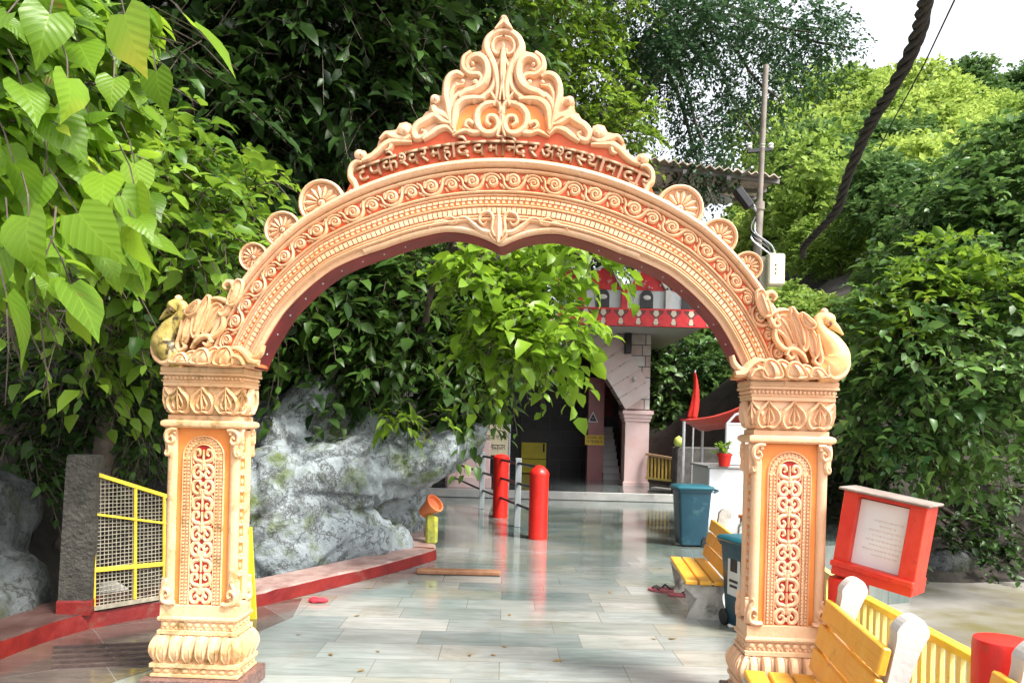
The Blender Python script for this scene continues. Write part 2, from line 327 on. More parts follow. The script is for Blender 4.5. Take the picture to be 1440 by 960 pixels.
# --- pillars
def make_pillar(side, paint):
    cx = U0 + side * 1.70; cy = .10
    body = MB()
    def E_(hx, z): return (hx, hx - .11, z)
    body.rects(cx, cy, [E_(.25, .095), E_(.258, .10), E_(.258, .115), E_(.245, .118), E_(.245, .152), E_(.262, .155), E_(.262, .176), E_(.235, .19), E_(.25, .24), E_(.245, .29), E_(.225, .335), E_(.235, .34),
                       E_(.235, .362), E_(.218, .366), E_(.218, .414), E_(.232, .418), E_(.236, .43), E_(.232, .441), E_(.225, .445), E_(.225, .507), E_(.19, .509), E_(.19, 1.544),
                       E_(.225, 1.546), E_(.24, 1.556), E_(.243, 1.568), E_(.24, 1.582), E_(.225, 1.59), E_(.212, 1.593), E_(.212, 1.619), E_(.20, 1.622), E_(.218, 1.68), E_(.222, 1.73), E_(.215, 1.786),
                       E_(.235, 1.788), E_(.235, 1.812), E_(.243, 1.815), E_(.243, 1.819), E_(.232, 1.821), E_(.232, 1.851), E_(.25, 1.853), E_(.25, 1.866), E_(.243, 1.868), E_(.247, 1.875), E_(.247, 1.897), E_(.24, 1.902)])
    p = body.build('pillar', paint, gate, smooth=True, angle=30)
    pl = MB(); pl.box((cx, cy, .047), (.60, .38, .094), bev=.006); pl.build('plinth', GRAN, p)
    # faces: front and the two sides
    faces = [(fm(0.0 - 0.0, 1, cx), .21, 'front')]
    def sidemap(sg):
        return lambda x, z, h: (cx + sg * (.19 + h), cy + x, z)
    YF = cy - .08          # front plane of the sunk shaft (hy=.08)
    front = lambda x, z, h: (cx + x, YF - h, z)
    # colonettes at the corners
    co = MB()
    for sx in (-1, 1):
        for sy in (-1, 1):
            co.tube([(cx + sx * .185, cy + sy * .078, .52), (cx + sx * .185, cy + sy * .078, 1.535)], .03, 12)
    co.build('colonette', paint, p, smooth=True)
    # orange field, red field
    of = MB(); of.prism([(-.155, .509), (.155, .509), (.155, 1.543), (-.155, 1.543)], front, 0, .004)
    for sg in (-1, 1): of.prism([(-.045, .56), (.045, .56), (.045, 1.48), (-.045, 1.48)], sidemap(sg), 0, .004)
    of.build('orange_field', ORANGE, p)
    zc = 1.378
    arc = [(.068 * math.cos(a), zc + .068 * math.sin(a)) for a in np.linspace(0, math.pi, 13)]
    rf = MB(); rf.prism([(.068, .512)] + arc + [(-.068, .512)], front, .002, .007); rf.build('red_field', REDP, p)
    # bead band: flat strip with two raised fillets and rows of studs
    bb = MB()
    def ushape(r, n=15): return np.array([(r, .511)] + [(r, z) for z in np.linspace(.6, zc, 5)] + [(r * math.cos(a), zc + r * math.sin(a)) for a in np.linspace(0, math.pi, n)][1:] + [(-r, z) for z in np.linspace(zc, .6, 5)][1:] + [(-r, .511)])
    relief(bb, ushape(.095), .028, .009, front, 3)
    for r in (.0715, .1205): relief(bb, ushape(r), .0055, .016, front)
    for r, dz in ((.085, 0), (.107, 0)):
        L = (zc - .515); n = int(L / .0205)
        for k in range(n):
            for sx in (-1, 1): block(bb, sx * r, .522 + k * L / n, .0062, .0062, .019, front, .8)
        m = int(math.pi * r / .0215)
        for k in range(1, m):
            a = math.pi * k / m; bead(bb, r * math.cos(a), zc + r * math.sin(a), .0065, .0065, .019, front, 6)
    bb.build('bead_band', paint, p)
    # scrollwork in the red field: five lyre motifs
    sw = MB(); zs = np.linspace(.515, 1.425, 6)
    for i in range(5):
        z0, z1 = zs[i], zs[i + 1]; hgt = z1 - z0; up = 1 if i % 2 == 0 else -1
        zz = lambda v: (z0 + v * hgt) if up == 1 else (z1 - v * hgt)
        for sx in (-1, 1):
            q = catmull([(0, .50), (-.013, .43), (-.016, .33), (-.032, .27), (-.048, .33), (-.060, .22), (-.055, .09), (-.034, .03), (-.012, .09), (-.012, .20), (-.030, .22), (-.034, .16)][:3] +
                        [(-.012, .38), (-.030, .46), (-.056, .36), (-.061, .20), (-.046, .06), (-.022, .05), (-.012, .18), (-.024, .28), (-.036, .20)], 5)
            relief(sw, [(sx * -x, zz(v)) for x, v in q], [.013, .015, .016, .015, .012, .008], .018, front)
            q = catmull([(-.004, .45), (-.012, .58), (-.040, .62), (-.058, .74), (-.050, .92), (-.028, .95), (-.020, .82), (-.034, .76)], 5)
            relief(sw, [(sx * -x, zz(v)) for x, v in q], [.011, .015, .016, .013, .008], .018, front)
            q = catmull([(-.052, .50), (-.062, .56), (-.058, .66)], 4)
            relief(sw, [(sx * -x, zz(v)) for x, v in q], [.004, .007, .004], .014, front)
            bead(sw, sx * .034, zz(.22), .010, .012, .014, front, 7)
        relief(sw, [(0, zz(v)) for v in (.30, .5, .7, .97)], [.004, .010, .008, .006], .020, front)
        bead(sw, 0, zz(.14), .010, .014, .020, front, 7); bead(sw, 0, zz(.58), .011, .014, .024, front, 7)
    sw.build('scrollwork', paint, p, smooth=True)
    # side panels: slim drop ornament
    so_ = MB()
    for sg in (-1, 1):
        sm = sidemap(sg)
        for xx in (-.05, .05): relief(so_, [(xx, .54), (xx, 1.5)], .006, .012, sm)
        for k in range(8):
            zk = .68 + k * .1
            for sx in (-1, 1): relief(so_, spiral(sx * .016, zk, .018, .005, math.pi / 2, sx * 1.1, 14), [.008, .007, .005], .016, sm)
            bead(so_, 0, zk + .05, .012, .02, .016, sm)
    so_.build('side_ornament', paint, p, smooth=True)
    # corner scrolls top and bottom
    cfaces = [lambda x, z, h: (cx + x, cy - .105 - h, z)] + [(lambda sg: (lambda x, z, h: (cx + sg * (.212 + h), cy + x * .5, z)))(sg) for sg in (-1, 1)]
    for fi, f_ in enumerate(cfaces):
        for sx in (-1, 1):
            k = 1 if fi == 0 else .9; cs = MB()
            relief(cs, [(sx * (.205 - x) * k, z) for x, z in catmull([(.055, 1.535), (.02, 1.535), (-.008, 1.51), (-.006, 1.47), (.018, 1.455), (.034, 1.475), (.024, 1.497), (.012, 1.485)], 5)], [.014, .017, .015, .010, .006], .024, f_)
            relief(cs, [(sx * (.205 - x) * k, z) for x, z in catmull([(.0, 1.47), (.012, 1.42), (.0, 1.385), (-.012, 1.395), (-.006, 1.412)], 5)], [.016, .013, .010, .006], .02, f_)
            bead(cs, sx * .165 * k, 1.515, .012, .012, .02, f_); cs.build('corner_scroll', paint, p, smooth=True); cs = MB()
            relief(cs, [(sx * (.205 - x) * k, z) for x, z in catmull([(.065, .522), (.03, .518), (-.006, .535), (-.012, .575), (.01, .60), (.03, .585), (.024, .562), (.01, .568)], 5)], [.013, .018, .016, .010, .006], .026, f_)
            relief(cs, [(sx * (.205 - x) * k, z) for x, z in catmull([(-.01, .585), (.0, .62), (.012, .645), (.004, .66)], 5)], [.016, .013, .006], .022, f_); cs.build('corner_scroll', paint, p, smooth=True)
    # lotus leaves of the capital
    lo = MB()
    def lotus(mapf, xc, hw, z0=1.632, z1=1.782):
        def leafpath(sx): return catmull([(xc, z0 + .012), (xc + sx * hw * .55, z0 + .004), (xc + sx * hw * .95, z0 + .045), (xc + sx * hw * .80, z0 + .09), (xc + sx * hw * .35, z0 + .122), (xc, z1)], 5)
        poly = [tuple(q) for q in leafpath(1)] + [tuple(q) for q in leafpath(-1)[::-1][1:-1]]
        lo.prism(poly, mapf, 0, .014)
        for sx in (-1, 1):
            relief(lo, leafpath(sx), [.007, .012, .013, .011, .006], .034, mapf)
            relief(lo, [(xc + sx * x * hw, z0 + z) for x, z in catmull([(.12, .11), (.30, .08), (.45, .05), (.25, .025), (.12, .04)], 4)], [.006, .009, .009, .005], .03, mapf)
        relief(lo, [(xc, z0 + .02), (xc, z0 + .07), (xc, z1 - .01)], [.008, .010, .004], .034, mapf)
    bell = lambda z: .205 + .022 * math.sin(max(0, min(1, (z - 1.622) / .16)) * math.pi * .72)
    def lf(x, z, h): return (cx + x, cy - (bell(z) - .11) - h, z)
    for xc in (-.142, 0, .142): lotus(lf, xc, .066)
    for xc in (-.071, .071):
        relief(lo, [(xc, 1.74), (xc, 1.70), (xc, 1.66)], [.004, .014, .009], .016, lf)
    for sg in (-1, 1):
        def ls(x, z, h, sg=sg): return (cx + sg * (bell(z) + h), cy + x, z)
        lotus(ls, 0, .06)
    for sx in (-1, 1):
        for sy in (-1, 1):     # corner leaves
            dv = Vector((sx, sy, 0)).normalized(); tv = Vector((-dv.y, dv.x, 0))
            def lc(x, z, h, sx=sx, sy=sy, dv=dv, tv=tv):
                b = bell(z); q = Vector((cx + sx * (b - .012), cy + sy * (b - .122), z)) + tv * x + dv * (h - abs(x) * .7); return tuple(q)
            lotus(lc, 0, .055)
    lo.build('lotus_leaf_band', paint, p, smooth=True)
    # bead rows + drops
    def row(z, hx, n, rx, rz, h, kind='bead', be=None, last=True):
        hy = hx - .11; be = be or MB()
        for k in range(n):
            x = -hx + (k + .5) * 2 * hx / n
            f_ = lambda a, b, c: (cx + a, cy - hy - c, b)
            (bead if kind == 'bead' else block)(be, x, z, rx, rz, h, f_)
        m = max(2, int(round(n * hy / hx)))
        for sg in (-1, 1):
            for k in range(m):
                y = -hy + (k + .5) * 2 * hy / m
                f_ = lambda a, b, c, sg=sg: (cx + sg * (hx + c), cy + a, b)
                (bead if kind == 'bead' else block)(be, y, z, rx, rz, h, f_)
        if last: be.build('bead_row', paint, p, smooth=True)
    row(1.836, .232, 20, .0095, .012, .014)
    row(.135, .245, 9, .024, .016, .014)
    bq = MB(); row(.395, .218, 9, .020, .017, .014, be=bq, last=False); row(.374, .218, 17, .008, .009, .012, be=bq)
    # tongue petals of the base cushion
    pe = MB()
    def cush(t): return .222 + .038 * math.sin(min(1, max(0, t)) * math.pi * .9) ** .8
    def petal(mapf, x, wd):
        zz = np.linspace(.335, .186, 9)
        relief(pe, [(x, z) for z in zz], [wd * .9, wd, wd, wd * .9, wd * .45], .022, mapf)
        for sx in (-1, 1): relief(pe, [(x + sx * wd * .70 * (1 - max(0, (.22 - z) / .05)), z) for z in zz], .0055, .026, mapf)
    fr = lambda x, z, h: (cx + x, cy - (cush((.337 - z) / .147) - .11) - h, z)
    for k in range(6): petal(fr, -.19 + k * .076, .031)
    for sg in (-1, 1):
        fs = lambda x, z, h, sg=sg: (cx + sg * (cush((.337 - z) / .147) + h), cy + x, z)
        for k in range(3): petal(fs, -.076 + k * .076, .031)
    for sx in (-1, 1):
        for sy in (-1, 1):
            dv = Vector((sx, sy, 0)).normalized(); tv = Vector((-dv.y, dv.x, 0))
            def fc(x, z, h, sx=sx, sy=sy, dv=dv, tv=tv):
                b = cush((.337 - z) / .147); return tuple(Vector((cx + sx * (b - .012), cy + sy * (b - .122), z)) + tv * x + dv * (h + .006 - abs(x) * .5))
            petal(fc, 0, .040)
    pe.build('petal_band', paint, p, smooth=True)
    return p
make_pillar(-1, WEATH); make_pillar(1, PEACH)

# --- arch
AC = (0.0165, 1.097); ZCAP = 1.902
def r_out(th):
    d = min(th, math.pi - th); return 2.03 - .10 * max(0, min(1, (R(56) - d) / R(28))) ** 1.3
def thick(th):
    d = math.degrees(min(th, math.pi - th)); return np.interp(d, [20, 42, 55, 66, 90], [.30, .30, .33, .37, .385])
def cusp(th):
    u = abs(math.cos(th)) * 1.65; return .11 * max(0, 1 - u / .36) ** 1.7
YA = -.02
def af(th, v, h, y0=YA):            # v: 0 outer edge .. .385 inner edge
    r = r_out(th) - v / .385 * thick(th); return (U0 + AC[0] + r * math.cos(th), y0 - h, AC[1] + r * math.sin(th))
def th_end(v, zlow=ZCAP):
    th = R(25)
    for _ in range(8):
        r = r_out(th) - v / .385 * thick(th); th = math.asin((zlow - AC[1]) / r)
    return th
N_A = 140
def ths(v, n=N_A):
    e = th_end(v); return np.linspace(e, math.pi - e, n)
body = MB(); rings = []
e0, e1 = ths(0), ths(.385)
for a0, a1 in zip(e0, e1):
    o = af(a0, 0, 0); c = cusp(a1)
    r1 = r_out(a1) - thick(a1) - c
    x1, z1 = U0 + AC[0] + r1 * math.cos(a1), AC[1] + r1 * math.sin(a1)
    rings.append([o, (x1, YA, z1), (x1, .2, z1), (o[0], .2, o[2])])
body.loft(rings)
arch = body.build('arch', PEACH, gate)
def band(name, v0, v1, h, mat_, n=3, prof=None, y0=YA):
    m = MB(); rings = []
    P = prof or [(v0, 0), (v0, h), (v1, h), (v1, 0)]
    cols = [ths(v) for v, _ in P]
    for i in range(N_A): rings.append([af(cols[k][i], P[k][0], P[k][1], y0) for k in range(len(P))])
    nP = len(P)
    for r_ in rings: m.v.extend(r_)
    for i in range(N_A - 1):
        for k in range(nP - 1): m.f.append((i * nP + k, i * nP + k + 1, (i + 1) * nP + k + 1, (i + 1) * nP + k))
    m.f.append(tuple(range(nP))); m.f.append(tuple(range((N_A - 1) * nP, N_A * nP)))
    return m.build(name, mat_, arch, smooth=True, angle=35)
def rnd(v0, v1, h, n=7): return [((v0 + v1) / 2 - (v1 - v0) / 2 * math.cos(math.pi * k / (n - 1)), h * math.sin(math.pi * k / (n - 1))) for k in range(n)]
band('outer_rim', 0, 0, 0, PEACH, prof=rnd(-.012, .045, .045) + rnd(.048, .072, .028, 5))
band('scroll_field', .074, .172, .003, SIGNOR)
band('fillet', 0, 0, 0, PEACH, prof=rnd(.172, .190, .022, 5) + rnd(.193, .206, .016, 5))
band('bead_field', .208, .252, .004, ORANGE)
band('fillet', 0, 0, 0, PEACH, prof=rnd(.253, .266, .018, 5))
band('inner_rim', 0, 0, 0, PEACH, prof=rnd(.314, .328, .018, 5) + rnd(.331, .352, .03, 5))
# scrolls along the band
sc_ = MB(); Rm = 1.91; half = th_end(.12); Ltot = (math.pi - 2 * half) * Rm; nper = 18; per = Ltot / nper
def bf(s, v, h): return af(math.pi - half - s / Rm, .123 - v, h)
for k in range(nper):
    s0 = k * per
    a = spiral(s0 + per * .27, .004, .040, .006, math.pi * 1.0, -1.75, 30)
    b = spiral(s0 + per * .75, -.006, .032, .005, 0, -1.35 * -1, 24)
    relief(sc_, a, [.012, .013, .012, .010, .006], [.026, .03, .032, .034], bf)
    bead(sc_, s0 + per * .27, .004, .010, .010, .034, bf)
    relief(sc_, spiral(s0 + per * .76, -.004, .036, .007, math.pi * .95, -1.5, 24)[::1], [.010, .012, .010, .006], [.022, .028, .03], bf)
    bead(sc_, s0 + per * .76, -.004, .010, .010, .03, bf)
    relief(sc_, catmull([(s0 - per * .06, .040), (s0 + per * .02, .02), (s0 + per * .06, -.02), (s0 + per * .20, -.043), (s0 + per * .38, -.040), (s0 + per * .5, -.012), (s0 + per * .56, .025), (s0 + per * .70, .042), (s0 + per * .86, .035), (s0 + per * .96, .01)], 4), [.007, .010, .012, .010, .006], .024, bf)
    for q, (ds, dv) in enumerate(((.47, .034), (.53, .046), (.94, -.030), (1.0, -.044), (.60, -.040), (.08, .044))):
        relief(sc_, catmull([(s0 + per * ds, dv * .4), (s0 + per * (ds + .03), dv * .8), (s0 + per * (ds + .07), dv)], 3), [.004, .009, .004], .02, bf)
sc_.build('scrollwork', PEACH, arch, smooth=True)
bd = MB()
half2 = th_end(.23); n1 = 118
for k in range(n1):
    th = half2 + (k + .5) * (math.pi - 2 * half2) / n1
    f_ = lambda x, z, h, th=th: af(th + x / 1.8, .23 - z, h)
    block(bd, 0, .010, .0165, .009, .014, f_, .8); block(bd, .006, -.010, .011, .009, .012, f_, .8); 
half3 = th_end(.29); n2 = 132
for k in range(n2):
    th = half3 + (k + .5) * (math.pi - 2 * half3) / n2
    f_ = lambda x, z, h, th=th: af(th + x / 1.74, .29 - z, h)
    block(bd, 0, 0, .0135, .019, .016, f_, .82)
bd.build('bead_band', PEACH, arch)
# maroon soffit lining the underside
sf = MB(); e1 = ths(.385, 120)
for a1 in e1:
    r1 = r_out(a1) - thick(a1) - cusp(a1)
    for y, dr in ((YA + .018, .0), (YA + .018, .006), (.198, .006), (.198, .0)):
        r = r1 - dr; sf.v.append((U0 + AC[0] + r * math.cos(a1), y, AC[1] + r * math.sin(a1)))
for i in range(119):
    for k in range(3): sf.f.append((i * 4 + k, i * 4 + k + 1, i * 4 + k + 5, i * 4 + k + 4))
sf.build('soffit', SOFF, arch)
# spandrel curls where the rim lands on the capital + fixing bolts of the soffit
bo = MB()
for k in range(9):
    for sgn in (0, 1):
        th = R(33 + k * 4.6); th = math.pi - th if sgn else th
        r = r_out(th) - thick(th) - cusp(th) - .009
        bo.dome((U0 + AC[0] + r * math.cos(th), .07, AC[1] + r * math.sin(th)), .006, 6, 2)
bo.build('fixing_bolt_row', GALV, arch)
# pendant at the crown
pn = MB(); pf = fm(YA - .002)
zt = AC[1] + 2.03 - .385
PM = lambda pts: [(x * .0041, zt + y * .0041) for x, y in pts]
tipz = zt - .11
for sx in (-1, 1):
    m_ = lambda pts: [(sx * x, z) for x, z in pts]
    relief(pn, m_(catmull(PM([(4, -14), (9, -4), (8, 12), (14, 20), (24, 17), (27, 8), (21, 2), (16, 7)]), 5)), [.012, .014, .014, .011, .006], .035, pf)
    relief(pn, m_(catmull(PM([(10, -8), (22, -6), (36, 4), (46, 12), (56, 11), (60, 4)]), 5)), [.020, .020, .014, .010, .006], .03, pf)
    relief(pn, m_(catmull(PM([(55, 8), (66, 4), (78, 7), (92, 2), (98, -4)]), 5)), [.010, .012, .008, .004], .025, pf)
    relief(pn, m_(catmull(PM([(60, 10), (68, 13), (76, 10)]), 5)), [.008, .010, .005], .025, pf)
    relief(pn, m_(catmull(PM([(2, -22), (9, -15), (12, -8), (8, -2)]), 4)), [.006, .012, .006], .03, pf)
relief(pn, PM([(0, 18), (0, 5), (0, -10), (0, -22)]), [.012, .030, .034, .004], .04, pf)
pn.build('pendant', PEACH, arch, smooth=True)
rimc = MB()      # edge moulding following the cusp
pth = []
for a1 in np.linspace(R(62), R(118), 60):
    r = r_out(a1) - thick(a1) - cusp(a1) + .018; pth.append((AC[0] + r * math.cos(a1), AC[1] + r * math.sin(a1)))
relief(rimc, pth, .016, .02, fm(YA)); rimc.build('edge_moulding', PEACH, arch, smooth=True)

# --- medallions
for cxp, cyp, rp in ((451, 284, 34), (396, 322, 27), (355, 361, 21.5)):
    (u, z), = GL([(cxp, cyp)]); rad = rp / 243.5
    for sx in (-1, 1):
        m = MB(); f_ = fm(.0, 1, U0 + sx * u, z)
        circ = [(rad * math.cos(a), rad * math.sin(a)) for a in np.linspace(0, 2 * math.pi, 33)[:-1]]
        m.prism(circ, f_, -.10, 0)
        ring = np.array([(rad * .9 * math.cos(a), rad * .9 * math.sin(a)) for a in np.linspace(0, 2 * math.pi, 33)])
        relief(m, ring, rad * .10, .03, f_); relief(m, ring * .84, rad * .035, .016, f_)
        mo = m.build('medallion', WEATH if sx < 0 and False else PEACH, gate, smooth=True)
        pt = MB(); n = 14
        for k in range(n):
            a = 2 * math.pi * k / n; d = np.array([math.cos(a), math.sin(a)])
            relief(pt, [d * rad * q for q in (.20, .35, .55, .70)], [rad * .035, rad * .075, rad * .12, rad * .05], .022, f_)
        bead(pt, 0, 0, rad * .17, rad * .17, .03, f_, 12); pt.build('petal_rosette', PEACH, mo, smooth=True)
        ey = MB(); bead(ey, 0, 0, rad * .07, rad * .07, .036, f_, 10); ey.build('rosette_eye', GRAN, mo)

# --- crest
LH = [(711.5, 20), (703, 27), (699, 33), (686, 42), (678, 54), (678, 65), (672, 67), (657, 73), (649, 87), (652, 97), (645, 97), (634, 99), (626, 108), (622, 122), (621, 130), (613, 129), (604, 136), (603, 144), (607, 149), (597, 153), (591, 162), (583, 169),
      (577, 177), (576, 170), (569, 167), (560, 169), (555, 178), (543, 180), (530, 194), (528, 202), (519, 211), (514, 213), (511, 208), (505, 207), (498, 212), (497, 222), (490, 231), (486.5, 243), (491, 256), (490, 268), (496, 273)]
pl_ = GL(LH); pl_[0] = (0.0, pl_[0][1])
rim = [(-math.sin(a) * 2.012, AC[1] + math.cos(a) * 2.012) for a in np.linspace(.475, 0, 10)]
lhs = pl_ + [(x + 0.0, z) for x, z in rim]
poly = lhs + [(-x, z) for x, z in lhs[::-1] if abs(x) > 1e-3]
poly = [(x + AC[0] * .0, z) for x, z in poly]
YC = .02
cr = MB(); cr.prism(poly, fm(YC), -.09, .004)
crest = cr.build('crest', PEACH, gate)
fld = GL([(500, 234), (515, 219), (538, 208), (556, 199), (580, 195), (600, 184), (626, 178), (640, 187), (640, 160), (655, 146), (680, 143), (700, 150), (711, 165)])
fl = MB()
low = [(-math.sin(a) * 2.02, AC[1] + math.cos(a) * 2.02) for a in np.linspace(.47, .0, 10)]
sgn_l = GL([(499, 236), (516, 220), (538, 209), (556, 201), (580, 196), (604, 186), (626, 181), (640, 189), (660, 184), (690, 188), (711, 186)])
half_ = sgn_l + low[::-1]
h2 = sgn_l[:-1] + [(0, sgn_l[-1][1])] + [(-x, z) for x, z in sgn_l[:-1][::-1]] + [(-x, z) for x, z in low] + low[::-1][1:]
fl.prism(h2, fm(YC - .004), 0, .008); fl.build('sign_field', SIGNOR, crest)
of = MB()
ol = GL([(634, 188), (640, 166), (656, 146), (684, 140), (700, 152), (706, 170), (690, 186), (660, 184)])
for sx in (-1, 1): of.prism([(sx * x, z) for x, z in ol], fm(YC - .004), 0, .010)
of.build('orange_field', ORANGE, crest)
cw = MB(); cf = fm(YC - .004)
def crel(pts, w, h, n=5):
    q = catmull(GL(pts), n); k = 1 / 243.5
    for sx in (-1, 1): relief(cw, [(sx * x, z) for x, z in q], [a * k for a in w], [b * k for b in (h if hasattr(h, '__len__') else [h])] , cf, 6)
def cbead(x, y, r, h):
    (u, z), = GL([(x, y)])
    for sx in (-1, 1): bead(cw, sx * u, z, r / 243.5, r / 243.5, h / 243.5, cf, 10)
# finial lobe
crel([(709, 40), (698, 42), (687, 51), (683, 63), (688, 77), (695, 92), (699, 112), (699, 132), (694, 146)], [4, 6, 6.5, 6.5, 6, 5, 3], [8, 11, 11, 9])
crel([(706, 48), (697, 51), (692, 60), (694, 70), (701, 73), (703, 66)], [2.5, 3.5, 3.5, 3, 2], 8)
crel([(708, 60), (706, 80), (706, 110), (709, 140)], [2, 4.5, 4, 2], 12)
crel([(711, 22), (706, 30), (700, 36), (696, 40)], [5, 6, 4, 2], 12)
crel([(703, 80), (697, 100), (702, 122)], [2, 3, 2], 8)
# large volutes
crel([(668, 92), (661, 95), (656, 89), (661, 80), (672, 77), (682, 84), (685, 99), (680, 114), (668, 123), (655, 127), (645, 134)], [3.5, 5, 5.5, 6.5, 7, 7, 7, 7, 6.5, 6], [6, 10, 13, 13, 12, 10])
crel([(662, 70.5), (652, 79), (651, 92), (660, 101), (672, 102), (677, 108), (672, 116), (665, 113)], [4, 5, 5, 5, 5, 4.5, 4, 3], 10)
crel([(690, 72), (694, 92), (696, 108), (690, 124), (678, 134), (664, 140)], [3, 4.5, 5, 5, 5, 4], 9)
cbead(668, 113, 4.5, 11); cbead(664, 88, 4, 12)
# outer shoulder and leaf bundle
crel([(652, 104), (643, 100), (633, 104), (627, 115), (626, 130), (629, 146), (631, 160), (634, 174), (639, 184)], [4, 5.5, 6, 6, 6, 5.5, 4.5, 3], [8, 11, 11, 9])
crel([(682, 137), (664, 136), (650, 139), (641, 149), (638, 164), (637, 180)], [4, 6, 7, 7, 6, 2.5], 11)
crel([(664, 128), (648, 129), (637, 138), (632, 152), (633, 168)], [3, 5, 5.5, 5, 2], 9)
crel([(652, 116), (640, 118), (634, 128), (633, 140)], [2, 4, 4, 2], 8)
crel([(690, 128), (697, 138), (703, 146), (702, 158)], [3, 4, 4, 2], 9)
cbead(650, 112, 4, 9); cbead(641, 116, 3, 9)
# lower scrolls beside the axis
crel([(704, 142), (692, 142), (679, 146), (670, 158), (671, 174), (681, 184), (693, 184), (700, 174), (696, 163), (687, 162), (684, 170), (690, 175)], [3, 5, 6, 6, 6, 6, 5.5, 5, 4.5, 4, 3], [8, 10, 11, 11])
crel([(674, 183), (664, 184), (654, 181), (645, 184), (636, 189)], [5.5, 5.5, 4.5, 3.5, 1.5], 9)
crel([(666, 172), (658, 168), (654, 174), (660, 179)], [4.5, 4.5, 4, 2], 9)
crel([(708, 146), (705, 160), (707, 176), (710, 190)], [3, 5, 5, 2], 10)
crel([(705, 176), (699, 188), (706, 190)], [2, 3, 2], 8)
# side S sweeps
cbead(611, 138, 8, 13); cbead(612, 139, 3.5, 16)
crel([(607, 147), (612, 156), (624, 160), (632, 168)], [6, 8, 7, 3], 10)
crel([(634, 172), (622, 168), (610, 160), (599, 166), (588, 172), (581, 182), (584, 192), (593, 190), (597, 184), (592, 181)], [3, 6, 7, 7, 7, 6.5, 6, 4.5, 3.5, 2.5], 10)
crel([(594, 194), (606, 186), (616, 179), (628, 177), (637, 186)], [4, 5.5, 6, 5, 2], 10)
cbead(567, 181, 10.5, 14); cbead(570, 184, 5, 17)
crel([(577, 190), (566, 193), (552, 190), (542, 186), (533, 194)], [5, 6, 6, 5, 2.5], 10)
crel([(578, 198), (562, 197), (548, 197), (537, 204), (529, 212), (518, 220), (508, 224)], [3, 5, 6.5, 6, 6, 5.5, 4], 10)
crel([(549, 200), (547, 207), (541, 210)], [5, 4.5, 2], 9)
cbead(504, 216, 8.5, 13); cbead(508, 217, 4, 16)
crel([(508, 226), (499, 226), (492, 234), (491, 246), (497, 255), (499, 264), (492, 270)], [3, 5, 5, 5, 5, 4.5, 3.5], 10)
cbead(493, 269, 5, 12)
cw.build('scrollwork', PEACH, crest, smooth=True)

# --- lettering: glyphs set one by one along the arc
def glyph(ch, clip=None):
    if ch == '\u093e':          # the plain upright vowel bar
        bm = bmesh.new()
        for x0, x1, z0, z1 in ((-.004, .282, .545, .628), (.08, .178, 0, .545)): bm.faces.new([bm.verts.new((x, z, 0)) for x, z in ((x0, z0), (x1, z0), (x1, z1), (x0, z1))])
        return bm
    cu = bpy.data.curves.new('glyph', 'FONT'); cu.body = ch; cu.resolution_u = 3; cu.offset = .006
    o = bpy.data.objects.new('glyph', cu); COL.objects.link(o)
    bpy.context.view_layer.update()
    me = bpy.data.meshes.new_from_object(o.evaluated_get(bpy.context.evaluated_depsgraph_get()))
    bpy.data.objects.remove(o); bpy.data.curves.remove(cu)
    bm = bmesh.new(); bm.from_mesh(me); bpy.data.meshes.remove(me)
    if clip:
        bmesh.ops.bisect_plane(bm, geom=bm.verts[:] + bm.edges[:] + bm.faces[:], plane_co=(clip, 0, 0), plane_no=(1, 0, 0), clear_outer=True)
    bmesh.ops.remove_doubles(bm, verts=bm.verts, dist=.002)
    return bm
def word(parts):
    out = bmesh.new(); x = 0.0
    for it in parts:
        ch, adv, clip, dx, dz, k = it
        bm = glyph(ch, clip)
        for v in bm.verts: v.co = Vector((v.co.x * k + x + dx, v.co.y * k + dz, 0))
        tmp = bpy.data.meshes.new('t'); bm.to_mesh(tmp); bm.free(); out.from_mesh(tmp); bpy.data.meshes.remove(tmp); x += adv
    return out, x
G = lambda ch, adv, clip=None, dx=0, dz=0, k=1: (ch, adv, clip, dx, dz, k)
WORDS = [(500, 514, [G('ट', .52)]), (515, 533, [G('प', .55)]), (534, 557, [G('के', .80)]), (558, 587, [G('श', .46, .47), G('व', .60)]), (588, 601, [G('र', .47)]),
         (603, 619, [G('म', .62)]), (621, 639, [G('ह', .60), G('ा', .26)]), (640, 661, [G('दे', .57)]), (663, 683, [G('व', .60)]), (685, 702, [G('म', .62)]),
         (703, 741, [G('ि', .25), G('न', .38, .39), G('द', .57)]), (743, 759, [G('र', .47)]), (761, 782, [G('अ', .76)]), (783, 810, [G('श', .46, .47), G('व', .60)]),
         (811, 853, [G('स', .47, .48), G('थ', .62), G('ा', .26)]), (855, 879, [G('म', .62), G('ा', .26)]), (880, 905, [G('द', .52), G('व', .0, None, -.12, -.33, .62), G('ा', .26)]), (906, 921, [G('र', .47)])]
hp = [gp(498, 240), gp(702, 199), gp(907, 246)]
A_ = np.array([[2 * x, 2 * y, 1] for x, y in hp]); B_ = np.array([x * x + y * y for x, y in hp]); s3 = np.linalg.solve(A_, B_)
HC = (s3[0], s3[1]); HR = math.sqrt(s3[2] + s3[0] ** 2 + s3[1] ** 2)
lt = bmesh.new()
